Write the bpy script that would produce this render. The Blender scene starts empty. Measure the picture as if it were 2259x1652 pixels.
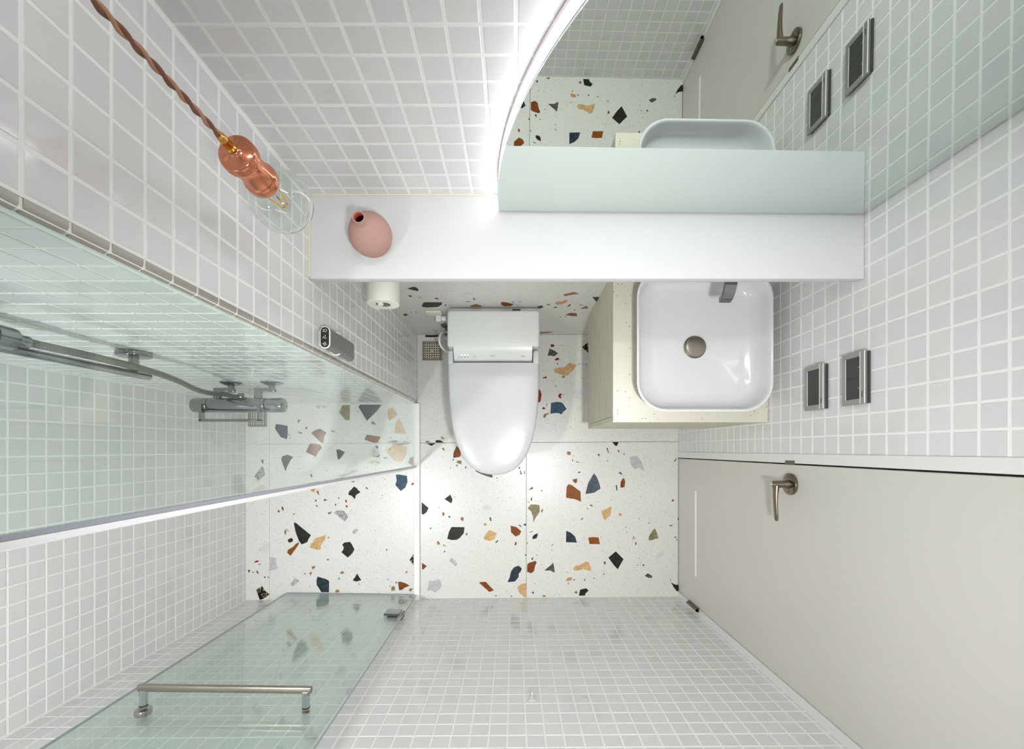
import bpy, bmesh, math, random
from mathutils import Vector, Matrix

random.seed(7)
SC = bpy.context.scene
COL = SC.collection

# ------------------------------------------------------------------ camera, world, lights, exposure
CAM_Z, FOC, PX, PY = 2.30, 990.0, 1132.0, 991.0
cam = bpy.data.cameras.new('camera')
cam.sensor_fit = 'HORIZONTAL'
cam.sensor_width = 36.0
cam.lens = FOC / 2259.0 * 36.0
cam.shift_x = (1129.5 - PX) / 2259.0
cam.shift_y = (PY - 826.0) / 2259.0
cam.clip_start = 0.02
cam_ob = bpy.data.objects.new('camera', cam)
cam_ob.location = (0, 0, CAM_Z)
COL.objects.link(cam_ob)
SC.camera = cam_ob

world = bpy.data.worlds.new('world')
world.use_nodes = True
world.node_tree.nodes['Background'].inputs[0].default_value = (0.9, 0.95, 1.0, 1)
world.node_tree.nodes['Background'].inputs[1].default_value = 0.02
SC.world = world

SC.view_settings.view_transform = 'Standard'
SC.view_settings.look = 'None'
SC.view_settings.gamma = 1.0
SC.view_settings.exposure = 0.29
SC.view_settings.use_curve_mapping = False
SC.cycles.max_bounces = 12
SC.cycles.diffuse_bounces = 6
SC.cycles.glossy_bounces = 6
SC.cycles.transparent_max_bounces = 16
SC.cycles.adaptive_threshold = 0.02
SC.cycles.sample_clamp_indirect = 6.0

CEIL = 2.45
W_MAIN, W_SHOWER, W_STRIP = 7.0, 7.6, 1.6

def lamp(name, loc, shape, size, size_y, watts, color, spread=180):
    l = bpy.data.lights.new(name, 'AREA')
    l.shape = shape
    l.size = size
    if shape in ('RECTANGLE', 'ELLIPSE'):
        l.size_y = size_y
    l.energy = watts
    l.color = color
    l.spread = math.radians(spread)
    o = bpy.data.objects.new(name, l)
    o.location = loc
    COL.objects.link(o)
    return o

LAMPC = (0.985, 0.99, 1.0)
lamp('downlight_lamp', (0.20, -0.21, CEIL - 0.012), 'DISK', 0.11, 0, W_MAIN, LAMPC, 106)
lamp('shower_downlight_lamp', (-0.92, -0.50, CEIL - 0.012), 'DISK', 0.11, 0, W_SHOWER, LAMPC, 106)
lamp('cove_lamp', (0.18, 0.583, CEIL - 0.012), 'RECTANGLE', 0.9, 0.03, W_STRIP, LAMPC, 150)

# ------------------------------------------------------------------ colour and material helpers
def lin(c):
    r = []
    for v in c[:3]:
        v = v / 255.0
        r.append(v / 12.92 if v <= 0.04045 else ((v + 0.055) / 1.055) ** 2.4)
    return (r[0], r[1], r[2], 1.0)

def mat(name, rgb, rough=0.5, metal=0.0, spec=0.5, coat=0.0, emit=None, estr=0.0):
    m = bpy.data.materials.new(name)
    m.use_nodes = True
    b = m.node_tree.nodes['Principled BSDF']
    b.inputs['Base Color'].default_value = lin(rgb)
    b.inputs['Roughness'].default_value = rough
    b.inputs['Metallic'].default_value = metal
    b.inputs['Specular IOR Level'].default_value = spec
    b.inputs['Coat Weight'].default_value = coat
    if emit:
        b.inputs['Emission Color'].default_value = lin(emit)
        b.inputs['Emission Strength'].default_value = estr
    return m

def N(m, kind, **kw):
    n = m.node_tree.nodes.new(kind)
    for k, v in kw.items():
        setattr(n, k, v)
    return n

def L(m, a, b):
    m.node_tree.links.new(a, b)

def noise(m, scale, detail=3.0, rough=0.55, coord='Object'):
    tc = N(m, 'ShaderNodeTexCoord')
    n = N(m, 'ShaderNodeTexNoise')
    n.inputs['Scale'].default_value = scale
    n.inputs['Detail'].default_value = detail
    n.inputs['Roughness'].default_value = rough
    L(m, tc.outputs[coord], n.inputs['Vector'])
    return n

def ramp(m, src, stops):
    r = N(m, 'ShaderNodeValToRGB')
    els = r.color_ramp.elements
    while len(els) < len(stops):
        els.new(0.5)
    for e, (p, c) in zip(els, stops):
        e.position = p
        e.color = c if len(c) == 4 else (*c, 1)
    L(m, src, r.inputs['Fac'])
    return r

def mixc(m, fac, a, b, mode='MIX'):
    n = N(m, 'ShaderNodeMix', data_type='RGBA', blend_type=mode)
    for sock, v in ((n.inputs[0], fac), (n.inputs[6], a), (n.inputs[7], b)):
        if hasattr(v, 'is_output'):
            L(m, v, sock)
        else:
            sock.default_value = v
    return n.outputs[2]

def bsdf(m):
    return m.node_tree.nodes['Principled BSDF']

def bump(m, height, strength, dist=0.001):
    b = N(m, 'ShaderNodeBump')
    b.inputs['Strength'].default_value = strength
    b.inputs['Distance'].default_value = dist
    L(m, height, b.inputs['Height'])
    L(m, b.outputs['Normal'], bsdf(m).inputs['Normal'])

# glazed mosaic tile: faint tone differences from piece to piece
def tile_mat(name, per_island):
    m = mat(name, (218, 218, 217), 0.10, spec=0.5)
    if per_island:
        g = N(m, 'ShaderNodeNewGeometry')
        rnd = g.outputs['Random Per Island']
    else:
        g = N(m, 'ShaderNodeObjectInfo')
        rnd = g.outputs['Random']
    r = ramp(m, rnd, [(0.0, lin((215, 216, 215))), (0.35, lin((220, 220, 218))), (0.6, lin((217, 217, 217))), (0.85, lin((221, 218, 219))), (1.0, lin((215, 217, 217)))])
    L(m, r.outputs['Color'], bsdf(m).inputs['Base Color'])
    n = noise(m, 55, 2)
    bump(m, n.outputs['Fac'], 0.06, 0.002)
    return m

M = {}
M['tile'] = tile_mat('glazed_tile', False)
M['tile_stuff'] = tile_mat('glazed_tile_joined', True)
M['grout'] = mat('grout', (240, 240, 237), 0.85, spec=0.2)
M['joint'] = mat('floor_joint', (120, 112, 104), 0.9)

def terrazzo_mat():
    m = mat('terrazzo', (228, 227, 223), 0.32, spec=0.45)
    base = lin((214, 213, 209))
    v = N(m, 'ShaderNodeTexVoronoi', feature='F1')
    v.inputs['Scale'].default_value = 150
    tc = N(m, 'ShaderNodeTexCoord')
    warp = noise(m, 60, 2)
    mp = N(m, 'ShaderNodeVectorMath', operation='MULTIPLY_ADD')
    L(m, warp.outputs['Color'], mp.inputs[0])
    mp.inputs[1].default_value = (0.012, 0.012, 0.012)
    L(m, tc.outputs['Object'], mp.inputs[2])
    L(m, mp.outputs[0], v.inputs['Vector'])
    sep = N(m, 'ShaderNodeSeparateColor')
    L(m, v.outputs['Color'], sep.inputs['Color'])
    edge = ramp(m, v.outputs['Distance'], [(0.30, (1, 1, 1)), (0.36, (0, 0, 0))])
    pick = ramp(m, sep.outputs[0], [(0.70, (0, 0, 0)), (0.74, (1, 1, 1))])
    mul = N(m, 'ShaderNodeMath', operation='MULTIPLY')
    L(m, edge.outputs['Color'], mul.inputs[0])
    L(m, pick.outputs['Color'], mul.inputs[1])
    tone = ramp(m, sep.outputs[1], [(0.0, lin((204, 202, 195))), (0.5, lin((210, 209, 205))), (0.8, lin((184, 184, 178))), (1.0, lin((158, 154, 142)))])
    c1 = mixc(m, mul.outputs[0], base, tone.outputs['Color'])
    fine = noise(m, 420, 2)
    fr = ramp(m, fine.outputs['Fac'], [(0.30, lin((226, 225, 221))), (0.5, (1, 1, 1)), (1, (1, 1, 1))])
    c2 = mixc(m, 1.0, c1, fr.outputs['Color'], 'MULTIPLY')
    L(m, c2, bsdf(m).inputs['Base Color'])
    return m
M['terrazzo'] = terrazzo_mat()

def stone(name, a, b, scale=60, vein=None):
    m = mat('chip_' + name, a, 0.38, spec=0.12)
    n = noise(m, scale, 4, 0.65)
    r = ramp(m, n.outputs['Fac'], [(0.32, lin(a)), (0.68, lin(b))])
    c = r.outputs['Color']
    if vein:
        w = noise(m, scale * 0.7, 2, 0.5)
        rr = ramp(m, w.outputs['Fac'], [(0.53, (0, 0, 0)), (0.56, (1, 1, 1)), (0.60, (0, 0, 0))])
        c = mixc(m, rr.outputs['Color'], c, lin(vein))
    L(m, c, bsdf(m).inputs['Base Color'])
    return m
CHIP = {
    'K': stone('black_green', (28, 31, 25), (46, 49, 40)),
    'D': stone('blue_black', (30, 38, 42), (56, 66, 76)),
    'B': stone('brown_black', (40, 28, 26), (58, 44, 38)),
    'V': stone('veined_black', (26, 22, 18), (36, 30, 26), 70, (185, 170, 150)),
    'H': stone('dark_grey', (62, 60, 54), (96, 92, 84)),
    'R': stone('rust', (102, 53, 21), (132, 75, 35), 70),
    'A': stone('amber', (116, 64, 22), (140, 84, 35), 70),
    'C': stone('crimson', (112, 30, 22), (138, 50, 38)),
    'O': stone('ochre', (178, 142, 94), (206, 172, 126), 60),
    'T': stone('tan', (168, 130, 82), (196, 160, 110)),
    'S': stone('brown', (130, 92, 66), (160, 118, 88)),
    'Y': stone('olive', (104, 98, 74), (146, 136, 104), 80),
    'U': stone('blue', (40, 62, 82), (62, 88, 110), 70),
    'N': stone('slate', (56, 63, 75), (92, 98, 110), 60),
    'I': stone('indigo', (58, 58, 96), (86, 86, 126)),
    'M': stone('banded_slate', (108, 112, 118), (160, 160, 158), 90, (205, 205, 204)),
    'G': stone('pale_grey', (166, 167, 168), (186, 187, 187), 40),
    'L': stone('faint_grey', (194, 195, 193), (206, 206, 204), 40),
    'P': stone('speckled_grey', (112, 112, 112), (206, 206, 204), 220),
}

M['white_gloss'] = mat('white_ceramic', (212, 213, 213), 0.08, spec=0.55, coat=0.3)
M['lid_white'] = mat('lid_white', (194, 195, 195), 0.26)
M['white_plastic'] = mat('white_plastic', (222, 222, 220), 0.28)
M['unit_white'] = mat('rear_unit_white', (208, 210, 207), 0.35)
M['cream_plastic'] = mat('cream_plastic', (222, 220, 205), 0.4)
M['grey_chamfer'] = mat('grey_chamfer', (190, 189, 190), 0.4)  # greyer than the unit: the chamfer's weak light put into the colour
M['shelf'] = mat('shelf_white', (212, 213, 213), 0.62, spec=0.25)
M['shelf_edge'] = mat('shelf_edge', (222, 220, 210), 0.5)
M['sealant'] = mat('old_sealant', (218, 213, 190), 0.6)
M['chrome'] = mat('chrome', (205, 208, 210), 0.07, metal=1.0)
M['chrome_dim'] = mat('shower_chrome', (150, 153, 155), 0.08, metal=1.0)
M['steel'] = mat('brushed_steel', (168, 160, 148), 0.28, metal=1.0)
M['handle_steel'] = mat('handle_steel', (132, 122, 107), 0.27, metal=1.0)
M['edge_glint'] = mat('bright_edge', (246, 246, 246), 0.3)  # white paint standing in for glints on metal edges
M['steel_dark'] = mat('dark_steel', (120, 114, 104), 0.35, metal=1.0)
M['pewter'] = mat('pewter_frame', (172, 170, 164), 0.38, metal=0.85)
M['drain_metal'] = mat('drain_metal', (192, 183, 166), 0.4, metal=0.3)
M['corner'] = mat('corner_trim_metal', (176, 170, 163), 0.22, metal=0.3)
M['copper'] = mat('polished_copper', (222, 142, 112), 0.12, metal=1.0)
M['brass'] = mat('brass', (214, 160, 80), 0.15, metal=1.0)
M['black'] = mat('black_plastic', (26, 25, 26), 0.3)
M['void'] = mat('dark_void', (30, 26, 26), 0.9)  # dark colour standing in for the shade inside the drain holes
M['dark_insert'] = mat('dark_insert', (52, 54, 50), 0.35)
M['purple_dark'] = mat('plate_dark_band', (62, 54, 62), 0.5)
M['grey_remote'] = mat('grey_remote', (128, 127, 122), 0.4, metal=0.35)
M['ink'] = mat('grey_ink', (104, 104, 104), 0.6)
M['paper'] = mat('tissue_paper', (234, 232, 224), 0.95, spec=0.1)
M['core'] = mat('cardboard_core', (128, 118, 118), 0.9)
M['door'] = mat('door_laminate', (208, 205, 198), 0.35)
M['frame_white'] = mat('frame_white', (226, 226, 224), 0.35)
M['slot_white'] = mat('slot_white', (250, 250, 248), 0.3)
M['curb'] = mat('curb_stone', (240, 240, 238), 0.25)
M['plaster'] = mat('ceiling_paint', (244, 244, 242), 0.9, spec=0.2)
M['hook'] = mat('clear_hook', (212, 212, 208), 0.1)
M['spot'] = mat('dried_glue', (214, 205, 172), 0.5)
M['cord_tan'] = mat('cord_tan', (172, 128, 100), 0.7)
M['cord_brown'] = mat('cord_brown', (122, 80, 62), 0.7)
M['filament'] = mat('filament_painted_glow', (232, 178, 70), 0.5, emit=(240, 190, 90), estr=0.15)  # slight glow painted into the filament of an unlit bulb
M['glow'] = mat('led_rim', (250, 248, 252), 0.4, emit=(250, 244, 255), estr=4.0)
M['rim_house'] = mat('rim_housing', (238, 226, 230), 0.5)
M['diffuser'] = mat('lamp_diffuser', (250, 250, 246), 0.4, emit=(255, 255, 252), estr=3.0)
M['led_green'] = mat('led_green', (200, 255, 220), 0.3, emit=(150, 255, 200), estr=2.0)
M['led_red'] = mat('led_red', (255, 225, 220), 0.3, emit=(255, 190, 180), estr=2.0)
M['led_blue'] = mat('led_blue', (220, 225, 255), 0.3, emit=(160, 175, 255), estr=2.6)
M['hose'] = mat('shower_hose', (138, 138, 132), 0.3, metal=0.75)
w_ = N(M['hose'], 'ShaderNodeTexWave', bands_direction='Z')
w_.inputs['Scale'].default_value = 90
bump(M['hose'], w_.outputs['Fac'], 0.5, 0.001)

vm = M['vase'] = mat('matt_pink_clay', (180, 136, 126), 0.75, spec=0.25)
n_ = noise(vm, 900, 2)
bump(vm, n_.outputs['Fac'], 0.25, 0.0006)
nr_ = ramp(vm, n_.outputs['Fac'], [(0.35, lin((176, 137, 127))), (0.65, lin((188, 149, 139)))])
L(vm, nr_.outputs['Color'], bsdf(vm).inputs['Base Color'])
M['clay_inside'] = mat('terracotta_inside', (206, 92, 56), 0.8)

# cream laminate with a fine slanting grain
cl = M['laminate'] = mat('cream_laminate', (205, 199, 178), 0.55, spec=0.3)
tc_ = N(cl, 'ShaderNodeTexCoord')
mp_ = N(cl, 'ShaderNodeMapping')
mp_.inputs['Scale'].default_value = (8, 8, 260)
mp_.inputs['Rotation'].default_value = (0.05, 0.05, 0)
gn_ = N(cl, 'ShaderNodeTexNoise')
gn_.inputs['Scale'].default_value = 1.2
gn_.inputs['Detail'].default_value = 3
L(cl, tc_.outputs['Object'], mp_.inputs['Vector'])
L(cl, mp_.outputs['Vector'], gn_.inputs['Vector'])
gr_ = ramp(cl, gn_.outputs['Fac'], [(0.35, lin((194, 187, 165))), (0.65, lin((214, 209, 190)))])
L(cl, gr_.outputs['Color'], bsdf(cl).inputs['Base Color'])

# cream quartz with scattered brown specks
qz = M['quartz'] = mat('cream_quartz', (220, 216, 202), 0.45)
qv = N(qz, 'ShaderNodeTexVoronoi', feature='F1')
qv.inputs['Scale'].default_value = 75
qt = N(qz, 'ShaderNodeTexCoord')
L(qz, qt.outputs['Object'], qv.inputs['Vector'])
qs = N(qz, 'ShaderNodeSeparateColor')
L(qz, qv.outputs['Color'], qs.inputs['Color'])
qe = ramp(qz, qv.outputs['Distance'], [(0.13, (1, 1, 1)), (0.19, (0, 0, 0))])
qp = ramp(qz, qs.outputs[0], [(0.72, (0, 0, 0)), (0.76, (1, 1, 1))])
qm = N(qz, 'ShaderNodeMath', operation='MULTIPLY')
L(qz, qe.outputs['Color'], qm.inputs[0])
L(qz, qp.outputs['Color'], qm.inputs[1])
qn = noise(qz, 500, 2)
qr = ramp(qz, qn.outputs['Fac'], [(0.3, lin((196, 190, 172))), (0.6, lin((210, 206, 191)))])
L(qz, mixc(qz, qm.outputs[0], qr.outputs['Color'], lin((140, 124, 96))), bsdf(qz).inputs['Base Color'])

# thin clear panes: straight-through tinted light plus Fresnel reflection
def glass(name, tint, ior=1.5, refl=(1, 1, 1, 1)):
    m = bpy.data.materials.new(name)
    m.use_nodes = True
    nt = m.node_tree
    nt.nodes.clear()
    out = nt.nodes.new('ShaderNodeOutputMaterial')
    mix = nt.nodes.new('ShaderNodeMixShader')
    tr = nt.nodes.new('ShaderNodeBsdfTransparent')
    tr.inputs[0].default_value = tint
    gl = nt.nodes.new('ShaderNodeBsdfGlossy')
    gl.inputs['Roughness'].default_value = 0.0
    gl.inputs['Color'].default_value = refl
    geo = nt.nodes.new('ShaderNodeNewGeometry')
    mr = nt.nodes.new('ShaderNodeMapRange')
    mr.inputs['To Min'].default_value = ior
    mr.inputs['To Max'].default_value = 1.0 / ior
    nt.links.new(geo.outputs['Backfacing'], mr.inputs['Value'])
    fr = nt.nodes.new('ShaderNodeFresnel')
    nt.links.new(mr.outputs[0], fr.inputs['IOR'])
    nt.links.new(fr.outputs[0], mix.inputs[0])
    nt.links.new(tr.outputs[0], mix.inputs[1])
    nt.links.new(gl.outputs[0], mix.inputs[2])
    nt.links.new(mix.outputs[0], out.inputs[0])
    return m
M['pane'] = glass('green_pane', (0.942, 0.980, 0.964, 1))
bg = M['bulb'] = mat('bulb_glass', (246, 250, 248), 0.0)
bsdf(bg).inputs['Transmission Weight'].default_value = 1.0
bsdf(bg).inputs['IOR'].default_value = 1.45
M['stem_glass'] = glass('stem_glass', (0.75, 0.82, 0.78, 1), 1.3)
M['pane_edge'] = mat('polished_pane_edge', (168, 172, 182), 0.3)
M['seal'] = mat('clear_seal', (253, 253, 255), 0.25)
mi = M['mirror'] = mat('mirror_silver', (220, 228, 223), 0.0, metal=1.0)
M['mirror_gap_shade'] = mat('mirror_gap_shade', (44, 48, 45), 0.4)  # near-black that paints the shaded gap around the mirror glass
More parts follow.
